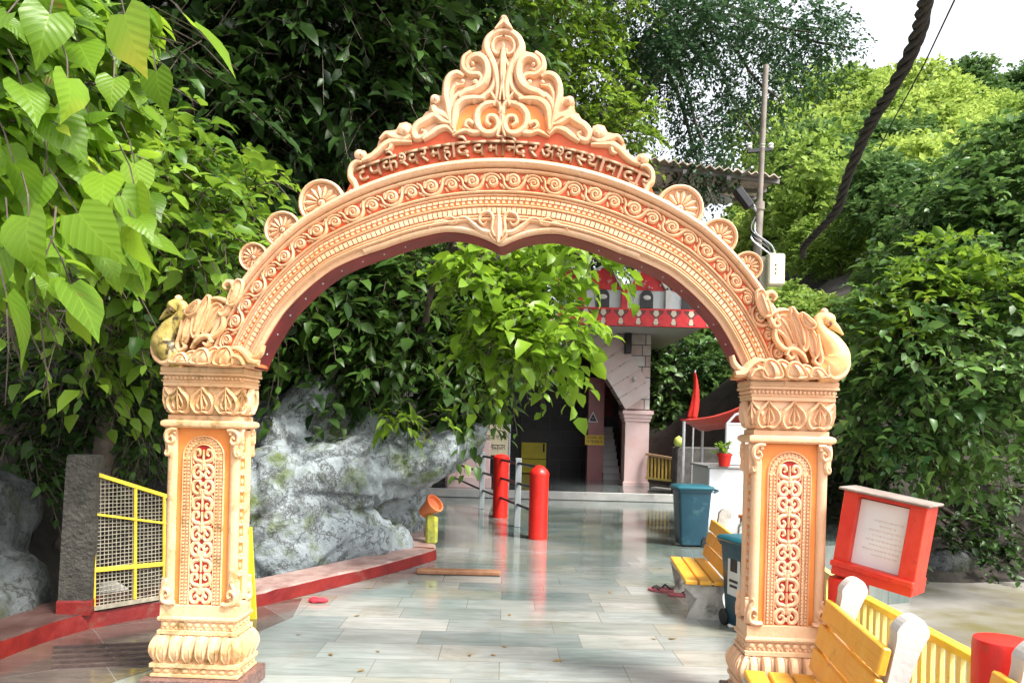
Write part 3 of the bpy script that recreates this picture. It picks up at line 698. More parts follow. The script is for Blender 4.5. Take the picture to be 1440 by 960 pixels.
for x0, x1, parts in WORDS:
    bm, adv = word(parts)
    yy = 240
    def angle_of(px):
        u = gp(px, 220)[0]; return math.asin((u - HC[0]) / HR)
    a0, a1 = angle_of(x0), angle_of(x1); ssx = (a1 - a0) * HR / adv * 1.03; ssz = .081 / .62
    for v in bm.verts:
        a = a0 + v.co.x * ssx / HR; r = HR + (v.co.y - .62) * ssz
        v.co = Vector((HC[0] + r * math.sin(a), YC - .014, HC[1] + r * math.cos(a)))
    tmp = bpy.data.meshes.new('t'); bm.to_mesh(tmp); bm.free()
    for q, (ox, oz) in enumerate(((0, 0), (.0022, .0004), (-.0022, -.0004), (.0004, .0022), (-.0004, -.0022))):      # bold strokes: five close impressions of every letter
        n0 = len(lt.verts); lt.from_mesh(tmp); lt.verts.ensure_lookup_table()
        for v in lt.verts[n0:]: v.co += Vector((ox, -.0005 * q, oz))
    bpy.data.meshes.remove(tmp)
ext = bmesh.ops.extrude_face_region(lt, geom=lt.faces[:])
for v in [g for g in ext['geom'] if isinstance(g, bmesh.types.BMVert)]: v.co.y -= .020
bmesh.ops.recalc_face_normals(lt, faces=lt.faces)
me = bpy.data.meshes.new('lettering'); lt.to_mesh(me); lt.free(); me.materials.append(LETTER)
o = bpy.data.objects.new('lettering', me); COL.objects.link(o); o.parent = crest

# --- peacocks (traced on the right-hand one)
def GR(pts): return [(gp(x, y, .05)[0] - U0 - .005, gp(x, y, .05)[1]) for x, y in pts]
def make_peacock(sx, paint, bodypaint):
    k = 1 / 243.5; f0 = lambda x, z, h: (U0 + sx * x, -.01 - h, z)
    base = MB()          # plate behind the wing
    base.prism(GR([(1040, 531), (1056, 500), (1068, 470), (1075, 448), (1082, 440), (1098, 436), (1114, 432), (1128, 438), (1142, 452), (1150, 470), (1160, 490), (1172, 520), (1165, 535)]), f0, -.16, .0)
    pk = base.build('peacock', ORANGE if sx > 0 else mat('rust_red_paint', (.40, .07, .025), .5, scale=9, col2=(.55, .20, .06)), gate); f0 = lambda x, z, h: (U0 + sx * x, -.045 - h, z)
    b = MB()
    cen = GR([(1150, 526), (1168, 518), (1178, 502), (1172, 484), (1161, 470), (1154, 458), (1155, 449), (1161, 446), (1168, 450), (1171, 456)])
    rad = [12, 19, 20, 15, 10.5, 8.2, 7.5, 8.5, 10.5, 7]
    q = catmull(cen, 5); rr = np.interp(np.linspace(0, 1, len(q)), np.linspace(0, 1, len(rad)), rad) * k
    b.tube([(U0 + sx * x, -.03, z) for x, z in q], rr, 14)
    bod = b.build('body', bodypaint, pk, smooth='all')
    bk = MB()
    c2 = GR([(1172, 455), (1180, 461), (1189, 470)])
    bk.tube([(U0 + sx * x, -.03, z) for x, z in c2], [7 * k, 4.5 * k, 1.2 * k], 10); bk.build('beak', bodypaint, bod, smooth=True)
    kn = MB(); (x, z), = GR([(1162, 438)]); kn.dome((U0 + sx * x, -.03, z), 5.5 * k, 10, 4); kn.build('crest_knob', paint, bod, smooth='all')
    ey = MB(); (x, z), = GR([(1168, 455)])
    for sy in (-1, 1): ey.dome((U0 + sx * x, -.03 + sy * 9.2 * k, z), 2.2 * k, 8, 3)
    ey.build('eye', GRAN, bod)
    wg = MB()
    def w_(pts, wd, h, n=5):
        relief(wg, catmull(GR(pts), n), [a * k * .84 for a in wd], [a * k * .55 for a in (h if hasattr(h, '__len__') else [h])], f0, 6)
    # chest collar sweeping round the front with its curl
    w_([(1150, 470), (1153, 490), (1156, 505), (1152, 514), (1145, 508), (1148, 502)], [3, 4.5, 5, 4.5, 3.5, 2], 16)
    w_([(1193, 496), (1193, 512), (1186, 526), (1174, 532), (1164, 527), (1163, 516), (1171, 514), (1174, 520)], [2, 5, 6, 6, 5.5, 5, 4, 2], [10, 20, 26, 24])
    # wing feathers: broad domed leaves with a raised rim and midrib
    def lf_(pts, h0, h, rim=3.0, rib=None):
        q = catmull(GR(pts), 5, True); c = q.mean(0); n = len(q); b0 = len(wg.v)
        for s_, hh in ((1, h0), (.88, h0 + h * .5), (.55, h0 + h * .95)):
            for p in q: wg.v.append(f0(*(c + (p - c) * s_), hh * k))
        wg.v.append(f0(*c, (h0 + h) * k))
        for l in range(2):
            for a in range(n): wg.f.append((b0 + l * n + a, b0 + l * n + (a + 1) % n, b0 + (l + 1) * n + (a + 1) % n, b0 + (l + 1) * n + a))
        for a in range(n): wg.f.append((b0 + 2 * n + a, b0 + 2 * n + (a + 1) % n, b0 + 3 * n))
        f1 = lambda x, z, hh: f0(x, z, hh + h0 * k)
        relief(wg, np.vstack([q, q[:1]]), rim * k, (h * .5 + 3) * k, f1, 5)
        if rib: relief(wg, catmull(GR(rib), 5), [1.2 * k, 2.2 * k, 1 * k], (h + 4) * k, f1, 5)
    lf_([(1090, 452), (1100, 443), (1110, 449), (1116, 466), (1121, 486), (1112, 482), (1102, 470), (1093, 462)], 0, 3, 2.6, [(1098, 448), (1108, 462), (1117, 482)])
    lf_([(1113, 433), (1120, 441), (1128, 452), (1134, 466), (1136, 484), (1131, 494), (1124, 480), (1117, 460), (1112, 445)], 3, 5, 2.6, [(1115, 438), (1124, 458), (1130, 486)])
    lf_([(1126, 441), (1136, 447), (1145, 457), (1141, 463), (1132, 460), (1127, 451)], 6, 5, 2.2, [(1128, 444), (1136, 453), (1143, 459)])
    lf_([(1136, 466), (1143, 466), (1149, 480), (1151, 496), (1146, 504), (1140, 492), (1136, 478)], 3, 4, 2.2, [(1140, 468), (1145, 482), (1147, 500)])
    w_([(1083, 446), (1088, 440), (1100, 436), (1110, 437)], [3, 5, 4.5, 2.5], 12)
    w_([(1083, 446), (1087, 455), (1092, 460), (1097, 456), (1093, 451)], [4, 5, 4.5, 3.5, 2], 14)
    w_([(1091, 462), (1091, 474), (1098, 486), (1108, 492), (1120, 490)], [3.5, 5, 5, 4.5, 2.5], 12)
    w_([(1106, 500), (1110, 492), (1120, 492), (1129, 499), (1135, 510)], [3.5, 5, 5.5, 5, 2.5], 16)
    w_([(1108, 500), (1112, 505), (1117, 501)], [4, 4, 2], 18)
    # acanthus base: a row of overlapping leaves
    for i, x0 in enumerate((1066, 1083, 1100, 1117, 1133, 1148)):
        y0 = (512, 508, 509, 512, 516, 520)[i]
        lf_([(x0 - 10, 531), (x0 - 11, y0 + 8), (x0 - 5, y0 - 1), (x0 + 4, y0), (x0 + 12, y0 + 9), (x0 + 14, 531)], 4 + (i % 2) * 4, 6, 2.4, [(x0 - 4, y0 + 2), (x0 + 2, y0 + 11), (x0 + 4, 530)])
    w_([(1034, 526), (1046, 524), (1056, 513), (1068, 507), (1080, 511)], [5, 8, 7, 5.5, 2.5], 22)
    w_([(1054, 530), (1060, 521), (1071, 519), (1078, 529)], [3, 4.5, 4.5, 3], 28)
    w_([(1030, 500), (1034, 512), (1044, 520), (1056, 514)], [4, 5.5, 5.5, 3], 16)
    # tail plume above
    lf_([(1074, 444), (1066, 428), (1064, 412), (1072, 409), (1078, 420), (1083, 434), (1084, 444)], 4, 5, 2.2, [(1069, 414), (1074, 428), (1079, 442)])
    w_([(1077, 424), (1079, 414), (1086, 412), (1091, 418), (1088, 423)], [3.5, 5, 5, 4, 2], 18)
    wg.build('wing', paint, pk, smooth=True)
    return pk
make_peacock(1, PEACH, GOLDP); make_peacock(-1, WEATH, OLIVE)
# ---------------------------------------------------------------- ground, path, rocks
def sstep(a, b, x): t = max(0, min(1, (x - a) / (b - a))); return t * t * (3 - 2 * t)
def terrain_z(x, y):
    n = noise.noise(Vector((x * .12, y * .12, 3))) * 1.6 + noise.noise(Vector((x * .4, y * .4, 7))) * .35
    z = -1.0
    bank = 13 + 1.2 * noise.noise(Vector((x * .2, 0, 1)))
    yb = bank if x > 6.2 else bank + (6.2 - x) * 2.6            # the river bends behind the temple
    d = y - yb
    if d > 0:
        ang = sstep(.20, .44, x / max(y, 1)); z += 2.4 * sstep(0, 3, d) + (max(0, d - 1) * .40 + max(0, d - 14) * .13) * (.18 + .82 * ang)
        z += n * sstep(0, 6, d)
    if x < -2.6:                                                 # cliff side
        e = -2.6 - x; z = max(z, -.6 + 2.2 * sstep(.4, 4, e) + (n * .5 + .7 * max(0, e - 2.2)) * sstep(0, 3, e) if y > 5.2 else -.6 + .8 * sstep(.5, 3, e))
    if y > 75: z -= (y - 75) * .25
    return max(z, -1.0 if y < 75 else -6)
me = bpy.data.meshes.new('ground')
xs = np.concatenate([np.arange(-400, -40, 30), np.arange(-40, 60, 1.0), np.arange(60, 430, 30)]); ys = np.concatenate([np.arange(-60, -10, 10), np.arange(-10, 90, 1.0), np.arange(90, 600, 40)])
V = [(x, y, terrain_z(x, y) + .03 * noise.noise(Vector((x * 2, y * 2, 0)))) for y in ys for x in xs]; nx = len(xs)
Fc = [(j * nx + i, j * nx + i + 1, (j + 1) * nx + i + 1, (j + 1) * nx + i) for j in range(len(ys) - 1) for i in range(nx - 1)]
me.from_pydata(V, [], Fc); me.materials.append(SOIL); me.polygons.foreach_set('use_smooth', [True] * len(me.polygons))
o = bpy.data.objects.new('ground', me); COL.objects.link(o); tag(o, kind='structure')

# wet mud and shallow water of the stream bed
def wetmat():
    m = mat('wet_river_mud', (.17, .155, .135), .35, scale=.7, col2=(.36, .345, .32), bump=.35, bscale=3.5, stain=(.17, .15, .07), stain_scale=.5, stain_lo=.45, stain_hi=.65)
    return m
mud = MB(); N = 40
for j in range(N + 1):
    for i in range(N + 1):
        x = 2.2 + 26 * i / N; y = -3 + 16.6 * j / N
        mud.v.append((x, y, -.93 + .05 * noise.noise(Vector((x * .6, y * .6, 2)))))
for j in range(N):
    for i in range(N): a = j * (N + 1) + i; mud.f.append((a, a + 1, a + N + 2, a + N + 1))
tag(mud.build('river_bed', wetmat(), smooth='all'), kind='structure')

def floormat(name, base, rot, bw, bh, wet=1.0):
    m = bpy.data.materials.new(name); m.use_nodes = True; t = m.node_tree; b = t.nodes['Principled BSDF']
    tc = t.nodes.new('ShaderNodeTexCoord'); mp = t.nodes.new('ShaderNodeMapping'); mp.inputs['Rotation'].default_value = (0, 0, rot)
    t.links.new(tc.outputs['Object'], mp.inputs[0])
    br = t.nodes.new('ShaderNodeTexBrick'); br.inputs['Scale'].default_value = 1.0; br.inputs['Brick Width'].default_value = bw; br.inputs['Row Height'].default_value = bh
    br.inputs['Mortar Size'].default_value = .004; br.inputs['Mortar Smooth'].default_value = .3; br.offset = .5; br.offset_frequency = 2; br.squash = .72; br.squash_frequency = 3
    br.inputs['Color1'].default_value = (0, 0, 0, 1); br.inputs['Color2'].default_value = (1, 1, 1, 1); br.inputs['Mortar'].default_value = (.5, .5, .5, 1)
    t.links.new(mp.outputs[0], br.inputs['Vector'])
    rp = t.nodes.new('ShaderNodeValToRGB'); e = rp.color_ramp.elements
    cols = base; e[0].position = 0; e[0].color = (*cols[0], 1); e[1].position = 1; e[1].color = (*cols[-1], 1)
    for i, c in enumerate(cols[1:-1]): k = e.new((i + 1) / (len(cols) - 1)); k.color = (*c, 1)
    t.links.new(br.outputs['Color'], rp.inputs[0])
    # slate veins stretched along the slabs
    mv = t.nodes.new('ShaderNodeMapping'); mv.inputs['Scale'].default_value = (1.2, 6, 1); mv.inputs['Rotation'].default_value = (0, 0, rot + .1); t.links.new(tc.outputs['Object'], mv.inputs[0])
    nz = t.nodes.new('ShaderNodeTexNoise'); nz.inputs['Scale'].default_value = 2.2; nz.inputs['Detail'].default_value = 8; nz.inputs['Roughness'].default_value = .62; nz.inputs['Distortion'].default_value = .8
    t.links.new(mv.outputs[0], nz.inputs['Vector'])
    mx = t.nodes.new('ShaderNodeMix'); mx.data_type = 'RGBA'; mx.blend_type = 'OVERLAY'; mx.inputs[0].default_value = .55
    t.links.new(rp.outputs[0], mx.inputs[6]); t.links.new(nz.outputs['Fac'], mx.inputs[7])
    n2 = t.nodes.new('ShaderNodeTexNoise'); n2.inputs['Scale'].default_value = .55; n2.inputs['Detail'].default_value = 5; t.links.new(tc.outputs['Object'], n2.inputs['Vector'])
    r2 = t.nodes.new('ShaderNodeMapRange'); r2.inputs[1].default_value = .42; r2.inputs[2].default_value = .62; t.links.new(n2.outputs['Fac'], r2.inputs[0])
    mt = t.nodes.new('ShaderNodeMix'); mt.data_type = 'RGBA'; mt.blend_type = 'MULTIPLY'; t.links.new(r2.outputs[0], mt.inputs[0]); mt.inputs[7].default_value = (.66, .75, .74, 1)
    t.links.new(mx.outputs[2], mt.inputs[6])
    # mortar darker
    mm = t.nodes.new('ShaderNodeMix'); mm.data_type = 'RGBA'; mm.inputs[7].default_value = (.19, .185, .165, 1); t.links.new(br.outputs['Fac'], mm.inputs[0]); t.links.new(mt.outputs[2], mm.inputs[6])
    # brownish dirt
    n4 = t.nodes.new('ShaderNodeTexNoise'); n4.inputs['Scale'].default_value = 1.3; n4.inputs['Detail'].default_value = 9; n4.inputs['Roughness'].default_value = .7; t.links.new(tc.outputs['Object'], n4.inputs['Vector'])
    r4 = t.nodes.new('ShaderNodeMapRange'); r4.inputs[1].default_value = .54; r4.inputs[2].default_value = .74; r4.inputs[4].default_value = .6; t.links.new(n4.outputs['Fac'], r4.inputs[0])
    md = t.nodes.new('ShaderNodeMix'); md.data_type = 'RGBA'; md.inputs[7].default_value = (.20, .15, .075, 1); t.links.new(r4.outputs[0], md.inputs[0]); t.links.new(mm.outputs[2], md.inputs[6])
    # standing water further in: soaked stone is darker and mirror smooth
    yw = t.nodes.new('ShaderNodeSeparateXYZ'); t.links.new(tc.outputs['Object'], yw.inputs[0])
    ya = t.nodes.new('ShaderNodeMath'); ya.operation = 'MULTIPLY_ADD'; ya.inputs[1].default_value = 3.2; t.links.new(n2.outputs['Fac'], ya.inputs[0]); t.links.new(yw.outputs['Y'], ya.inputs[2])
    r6 = t.nodes.new('ShaderNodeMapRange'); r6.inputs[1].default_value = 7.2; r6.inputs[2].default_value = 12.5; t.links.new(ya.outputs[0], r6.inputs[0])
    mw = t.nodes.new('ShaderNodeMix'); mw.data_type = 'RGBA'; mw.blend_type = 'MULTIPLY'; mw.inputs[7].default_value = (.50, .56, .55, 1); t.links.new(r6.outputs[0], mw.inputs[0]); t.links.new(md.outputs[2], mw.inputs[6])
    t.links.new(mw.outputs[2], b.inputs['Base Color'])
    r3 = t.nodes.new('ShaderNodeMapRange'); r3.inputs[1].default_value = .42; r3.inputs[2].default_value = .62; r3.inputs[3].default_value = .17 / wet; r3.inputs[4].default_value = .05
    t.links.new(n2.outputs['Fac'], r3.inputs[0])
    r5 = t.nodes.new('ShaderNodeMapRange'); r5.inputs[3].default_value = 1.0; r5.inputs[4].default_value = .3; t.links.new(r6.outputs[0], r5.inputs[0])
    mu = t.nodes.new('ShaderNodeMath'); mu.operation = 'MULTIPLY'; t.links.new(r3.outputs[0], mu.inputs[0]); t.links.new(r5.outputs[0], mu.inputs[1])
    t.links.new(mu.outputs[0], b.inputs['Roughness']); b.inputs['Specular IOR Level'].default_value = .6
    bp = t.nodes.new('ShaderNodeBump'); bp.inputs['Strength'].default_value = .12; bp.inputs['Distance'].default_value = .01
    t.links.new(nz.outputs['Fac'], bp.inputs['Height']); bp.invert = False; t.links.new(bp.outputs[0], b.inputs['Normal'])
    return m
FLOOR = floormat('wet_slate_slabs', [(.21, .235, .23), (.30, .31, .295), (.37, .37, .35), (.32, .31, .265), (.25, .28, .275), (.41, .41, .39)], R(-.5), .84, .36)
path = MB(); PP = [(-3.35, -3), (2.15, -3), (2.2, 5), (2.75, 8), (3.0, 10.0), (6.2, 11.4), (6.6, 16.6), (6.6, 27), (-6, 27), (-6, 11), (-3.0, 10), (-3.35, 5)]
path.prism(PP, lambda x, z, h: (x, z, h), -1.4, 0.0)
tag(path.build('path', FLOOR), kind='structure')
sq = MB(); DIRT = floormat('red_brown_wet_paving', [(.10, .06, .05), (.15, .10, .085), (.18, .14, .125), (.12, .075, .062)], R(-38), .9, .9)
sq.prism([(-3.3, 2.5), (-2.75, 3.2), (-2.35, 4.5), (-2.0, 5.2), (-1.75, 6.05), (-1.86, 6.7), (-3.3, 5.7)], lambda x, z, h: (x, z, h), .0, .004)
tag(sq.build('side_paving', DIRT), kind='structure')
dr = MB()
for k in range(5):
    a = gnd(75, 912 + k * 7); b_ = gnd(222, 906 + k * 7); dr.bar((a.x, a.y, .010), (b_.x, b_.y, .010), .028, .02)
tag(dr.build('drain_grating', mat('rusty_grating', (.07, .045, .04), .6, scale=20, var=.4)), 'dark metal drain grating set in the wet brown paving beside the left pillar', 'drain grating')
# temple platform with its pale step edge
st = MB(); st.prism([(-4.9, 16.6), (6.5, 16.6), (6.5, 26.9), (-4.9, 26.9)], lambda x, z, h: (x, z, h), .002, .16)
PLAT = floormat('wet_platform_slabs', [(.22, .23, .23), (.30, .31, .31), (.26, .27, .27)], 0, 1.2, .6, 1.6)
pf_ = tag(st.build('platform', PLAT), kind='structure')
ed = MB(); ed.box((.8, 16.57, .095), (11.3, .10, .18), bev=.01); tag(ed.build('step_edge', mat('step_stone', (.34, .34, .33), .4, scale=3, col2=(.48, .48, .46), stain=(.2, .19, .17), stain_scale=2)), kind='structure')

# kerb ledge along the rock
def ledge(name, pts, wdt, hgt):
    m = MB(); rings = []
    P = [Vector((x, y, 0)) for x, y in pts]
    for i in range(len(P)):
        t = (P[min(i + 1, len(P) - 1)] - P[max(i - 1, 0)]).normalized(); n = Vector((-t.y, t.x, 0))
        j = lambda: (random.random() - .5) * .012
        rings.append([P[i] + Vector((0, 0, .003)), P[i] + n * .012 + Vector((j(), j(), hgt - .012 + j())), P[i] + n * .03 + Vector((0, 0, hgt + j())), P[i] + n * wdt + Vector((0, 0, hgt + .01)), P[i] + n * wdt + Vector((0, 0, .003))])
    m.loft(rings); me_ = m.build(name, [KERBRED, KERBTOP])
    for p in me_.data.polygons:
        if p.normal.z > .6: p.material_index = 1
    return me_
random.seed(3)
kp = catmull([(-2.16, 6.28), (-1.75, 7.0), (-1.25, 7.9), (-.92, 8.62)], 6).tolist() + catmull([(-.86, 8.80), (-.90, 9.15), (-1.12, 9.9), (-1.3, 11.2)], 5).tolist()
tag(ledge('kerb_ledge', kp, .42, .125), kind='structure')
kp2 = catmull([(-3.34, 3.2), (-3.30, 4.6), (-3.16, 5.45), (-2.72, 6.02), (-2.2, 6.2)], 6).tolist()
sk_ = ledge('side_kerb', kp2, .5, .13); sk_.data.materials[1] = mat('muddy_kerb_top', (.045, .015, .012), .6, scale=5, col2=(.09, .05, .042), bump=.4, bscale=14); tag(sk_, kind='structure')

# --- rocks: lumps fused, then roughened
def rockmat(name, c1, c2, moss, dark, msc=1.4):
    m = bpy.data.materials.new(name); m.use_nodes = True; t = m.node_tree; b = t.nodes['Principled BSDF']
    tc = t.nodes.new('ShaderNodeTexCoord')
    def nz(sc_, d=8, ro=.62, dist=0): n = t.nodes.new('ShaderNodeTexNoise'); n.inputs['Scale'].default_value = sc_; n.inputs['Detail'].default_value = d; n.inputs['Roughness'].default_value = ro; n.inputs['Distortion'].default_value = dist; t.links.new(tc.outputs['Object'], n.inputs['Vector']); return n
    def mr(src, a, b_, c=0, d=1): q = t.nodes.new('ShaderNodeMapRange'); q.inputs[1].default_value = a; q.inputs[2].default_value = b_; q.inputs[3].default_value = c; q.inputs[4].default_value = d; t.links.new(src, q.inputs[0]); return q.outputs[0]
    def mixc(f, a, b_):
        q = t.nodes.new('ShaderNodeMix'); q.data_type = 'RGBA'; t.links.new(f, q.inputs[0])
        for s_, v in ((6, a), (7, b_)):
            if isinstance(v, tuple): q.inputs[s_].default_value = (*v, 1)
            else: t.links.new(v, q.inputs[s_])
        return q.outputs[2]
    base = mixc(mr(nz(2.6, 10, .66).outputs['Fac'], .36, .60), c1, c2)
    base = mixc(mr(nz(2.2, 8, .65, .1).outputs['Fac'], .52, .66), base, moss)
    vo = t.nodes.new('ShaderNodeTexNoise'); vo.inputs['Scale'].default_value = 1.5; vo.inputs['Detail'].default_value = 12; vo.inputs['Roughness'].default_value = .75; vo.inputs['Distortion'].default_value = .15; t.links.new(tc.outputs['Object'], vo.inputs['Vector'])
    cr0 = t.nodes.new('ShaderNodeMath'); cr0.operation = 'SUBTRACT'; cr0.inputs[1].default_value = .5; t.links.new(vo.outputs['Fac'], cr0.inputs[0]); cr1 = t.nodes.new('ShaderNodeMath'); cr1.operation = 'ABSOLUTE'; t.links.new(cr0.outputs[0], cr1.inputs[0])
    base = mixc(mr(cr1.outputs[0], .022, .006, 0, .85), base, dark)
    base = mixc(mr(nz(1.3, 12, .72, .1).outputs['Fac'], .56, .66, 0, .85), base, dark)
    ms = t.nodes.new('ShaderNodeTexNoise'); ms.inputs['Scale'].default_value = 26; ms.inputs['Detail'].default_value = 6; t.links.new(tc.outputs['Object'], ms.inputs['Vector'])
    base = mixc(mr(ms.outputs['Fac'], .64, .74, 0, .4), base, dark)
    t.links.new(base, b.inputs['Base Color']); b.inputs['Roughness'].default_value = .8
    bp = t.nodes.new('ShaderNodeBump'); bp.inputs['Strength'].default_value = .9; bp.inputs['Distance'].default_value = .10
    n1 = nz(7, 12, .72, .1); t.links.new(n1.outputs['Fac'], bp.inputs['Height']); t.links.new(bp.outputs[0], b.inputs['Normal'])
    return m
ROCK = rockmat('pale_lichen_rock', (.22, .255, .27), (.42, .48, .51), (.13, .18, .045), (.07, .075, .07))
ROCKD = rockmat('dark_mossy_rock', (.018, .020, .018), (.12, .135, .14), (.045, .055, .018), (.012, .013, .011))  # colours set darker in place of the shade of overhanging trees
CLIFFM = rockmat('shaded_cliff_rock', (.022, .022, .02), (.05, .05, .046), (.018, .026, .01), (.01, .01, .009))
def rock(name, lumps, voxel, amp, matl, seed=0, ridge=1.0, facet=.6):
    bm = bmesh.new()
    for c, r, rz in lumps:
        tl = 0.0
        if isinstance(rz, tuple): rz, tl = rz
        g = bmesh.ops.create_icosphere(bm, subdivisions=3, radius=1)
        M_ = Matrix.Translation(c) @ Matrix.Rotation(rz, 4, 'Z') @ Matrix.Rotation(tl, 4, 'Y') @ Matrix.Diagonal((*r, 1))
        bmesh.ops.transform(bm, matrix=M_, verts=g['verts'])
    m0 = bpy.data.meshes.new('r'); bm.to_mesh(m0); bm.free()
    o = bpy.data.objects.new(name, m0); COL.objects.link(o)
    md = o.modifiers.new('m', 'REMESH'); md.mode = 'VOXEL'; md.voxel_size = voxel
    sm = o.modifiers.new('s', 'SMOOTH'); sm.iterations = 6 if seed != 1 else 22
    bpy.context.view_layer.update()
    m1 = bpy.data.meshes.new_from_object(o.evaluated_get(bpy.context.evaluated_depsgraph_get()))
    o.modifiers.clear(); o.data = m1; bpy.data.meshes.remove(m0); m1.name = name
    nn = [v.normal.copy() for v in m1.vertices]
    for v, n in zip(m1.vertices, nn):
        p = v.co + Vector((seed * 7.3, 0, 0))
        d = noise.fractal(p * 1.3, 1.0, 2.1, 4) * .8 + (noise.hetero_terrain(p * 2.2, .9, 2.0, 4, .5) - .6) * .22 + (abs(noise.noise(p * 1.7)) - .25) * -.9 * ridge + noise.fractal(p * 5.5, .8, 2.0, 4) * .24
        cr_ = abs(noise.noise(Vector((p.x * 1.1 + .8 * p.z, p.y * 1.1, p.z * .7))));  d -= max(0, .07 - cr_) * 7 * ridge
        fv = noise.voronoi(Vector((p.x * .9 + p.z * .5, p.y * .8, p.z * 1.1 - p.x * .4)))[0]; d += ((fv[0] - .45) * .9 - max(0, .10 - (fv[1] - fv[0])) * 5.0) * facet
        v.co += n * amp * d
    m1.materials.clear(); m1.materials.append(matl); m1.polygons.foreach_set('use_smooth', [True] * len(m1.polygons)); m1.update()
    return o
def L_(px, py, Y, rx, ry, rz, rot=0): return (at(px, py, Y), (rx, ry, rz), rot)
T_ = lambda px, py, Y, rx, ry, rz, tilt, rot=.35: (at(px, py, Y), (rx, ry, rz), (rot, R(tilt)))
b = rock('boulder', [T_(455, 672, 8.7, .95, .75, .55, -16), T_(560, 655, 9.2, .95, .65, .40, -20), T_(625, 628, 9.6, .62, .5, .26, -24), T_(440, 770, 8.5, .95, .75, .52, -6), T_(520, 772, 8.95, .52, .5, .42, 0),
    T_(440, 580, 8.9, .34, .5, .52, 8), T_(500, 600, 9.1, .45, .5, .28, -10), T_(385, 745, 8.1, .55, .6, .95, 0), T_(400, 640, 8.8, .45, .6, .6, 0), T_(520, 610, 9.3, .45, .5, .25, -10), T_(430, 700, 9.9, 1.6, 1.2, 1.5, 0)],
    .030, .10, ROCK, 1, .55, 1.7)
tag(b, 'large pale grey boulder with green moss overhanging the red kerb beside the path', 'boulder')
b = rock('mossy_rock', [L_(-60, 780, 5.9, .5, .6, .75), L_(-10, 720, 6.1, .28, .5, .38), L_(15, 830, 5.8, .26, .4, .34), L_(-20, 860, 5.5, .35, .4, .3)], .04, .07, ROCKD, 4)
tag(b, 'dark mossy rock with a pale patch at the left edge beside the concrete post', 'rock')
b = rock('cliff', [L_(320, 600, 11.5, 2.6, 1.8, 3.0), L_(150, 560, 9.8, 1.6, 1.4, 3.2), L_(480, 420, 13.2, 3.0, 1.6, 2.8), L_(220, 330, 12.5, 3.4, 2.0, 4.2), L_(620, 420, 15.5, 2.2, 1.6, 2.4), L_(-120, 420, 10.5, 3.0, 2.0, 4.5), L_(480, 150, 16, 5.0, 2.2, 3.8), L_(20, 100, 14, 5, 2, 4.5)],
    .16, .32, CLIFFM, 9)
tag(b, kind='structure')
# ---------------------------------------------------------------- temple building behind the path
YB = 19.4
bt = empty('temple_building', (1.2, YB, .16)); tag(bt, 'small stone temple with pink pillars, arched porch and red fascia behind the path', 'temple')
IB = bt.matrix_world.inverted() if False else Matrix.Translation((-1.2, -YB, -.16))
def bpart(mb, name, m, parent=bt, smooth=False):
    o = mb.build(name, m, None, smooth=smooth); o.data.transform(IB); o.parent = parent; return o
def X(px, py=600, Y=YB): return at(px, py, Y).x
def Z(px, py, Y=YB): return at(px, py, Y).z
# stone cladding material
def cladmat(name, cols, bw, bh, axis='XZ'):
    m = bpy.data.materials.new(name); m.use_nodes = True; t = m.node_tree; b = t.nodes['Principled BSDF']
    tc = t.nodes.new('ShaderNodeTexCoord'); mp = t.nodes.new('ShaderNodeMapping'); mp.inputs['Rotation'].default_value = (R(-90), 0, 0); t.links.new(tc.outputs['Object'], mp.inputs[0])
    br = t.nodes.new('ShaderNodeTexBrick'); br.inputs['Scale'].default_value = 1; br.inputs['Brick Width'].default_value = bw; br.inputs['Row Height'].default_value = bh; br.inputs['Mortar Size'].default_value = .012
    br.inputs['Color1'].default_value = (0, 0, 0, 1); br.inputs['Color2'].default_value = (1, 1, 1, 1); br.inputs['Mortar'].default_value = (.5, .5, .5, 1); br.squash = .7; br.squash_frequency = 2
    t.links.new(mp.outputs[0], br.inputs['Vector'])
    rp = t.nodes.new('ShaderNodeValToRGB'); e = rp.color_ramp.elements; e[0].color = (*cols[0], 1); e[1].color = (*cols[-1], 1); e[1].position = 1
    for i, c in enumerate(cols[1:-1]): k = e.new((i + 1) / (len(cols) - 1)); k.color = (*c, 1)
    t.links.new(br.outputs['Color'], rp.inputs[0])
    nz = t.nodes.new('ShaderNodeTexNoise'); nz.inputs['Scale'].default_value = 5; nz.inputs['Detail'].default_value = 7; t.links.new(tc.outputs['Object'], nz.inputs['Vector'])
    mx = t.nodes.new('ShaderNodeMix'); mx.data_type = 'RGBA'; mx.blend_type = 'OVERLAY'; mx.inputs[0].default_value = .4; t.links.new(rp.outputs[0], mx.inputs[6]); t.links.new(nz.outputs['Fac'], mx.inputs[7])
    mm = t.nodes.new('ShaderNodeMix'); mm.data_type = 'RGBA'; mm.inputs[7].default_value = (.10, .085, .08, 1); t.links.new(br.outputs['Fac'], mm.inputs[0]); t.links.new(mx.outputs[2], mm.inputs[6])
    t.links.new(mm.outputs[2], b.inputs['Base Color']); b.inputs['Roughness'].default_value = .6
    bp = t.nodes.new('ShaderNodeBump'); bp.inputs['Strength'].default_value = .4; bp.inputs['Distance'].default_value = .02; bp.invert = True; t.links.new(br.outputs['Fac'], bp.inputs['Height']); t.links.new(bp.outputs[0], b.inputs['Normal'])
    return m
CLAD = cladmat('pink_grey_stone_cladding', [(.42, .32, .29), (.60, .54, .51), (.52, .35, .31), (.70, .65, .62), (.48, .43, .40)], .55, .28)
VOUS = mat('arch_facing_stone', (.66, .47, .45), .55, scale=1.6, col2=(.72, .64, .61), bump=.1)
zb = .16
xr0, xr1 = X(876, 640), X(909, 640); zc0 = Z(890, 577); ztop = 4.75
xl = X(655, 640); xl0 = X(630, 640)
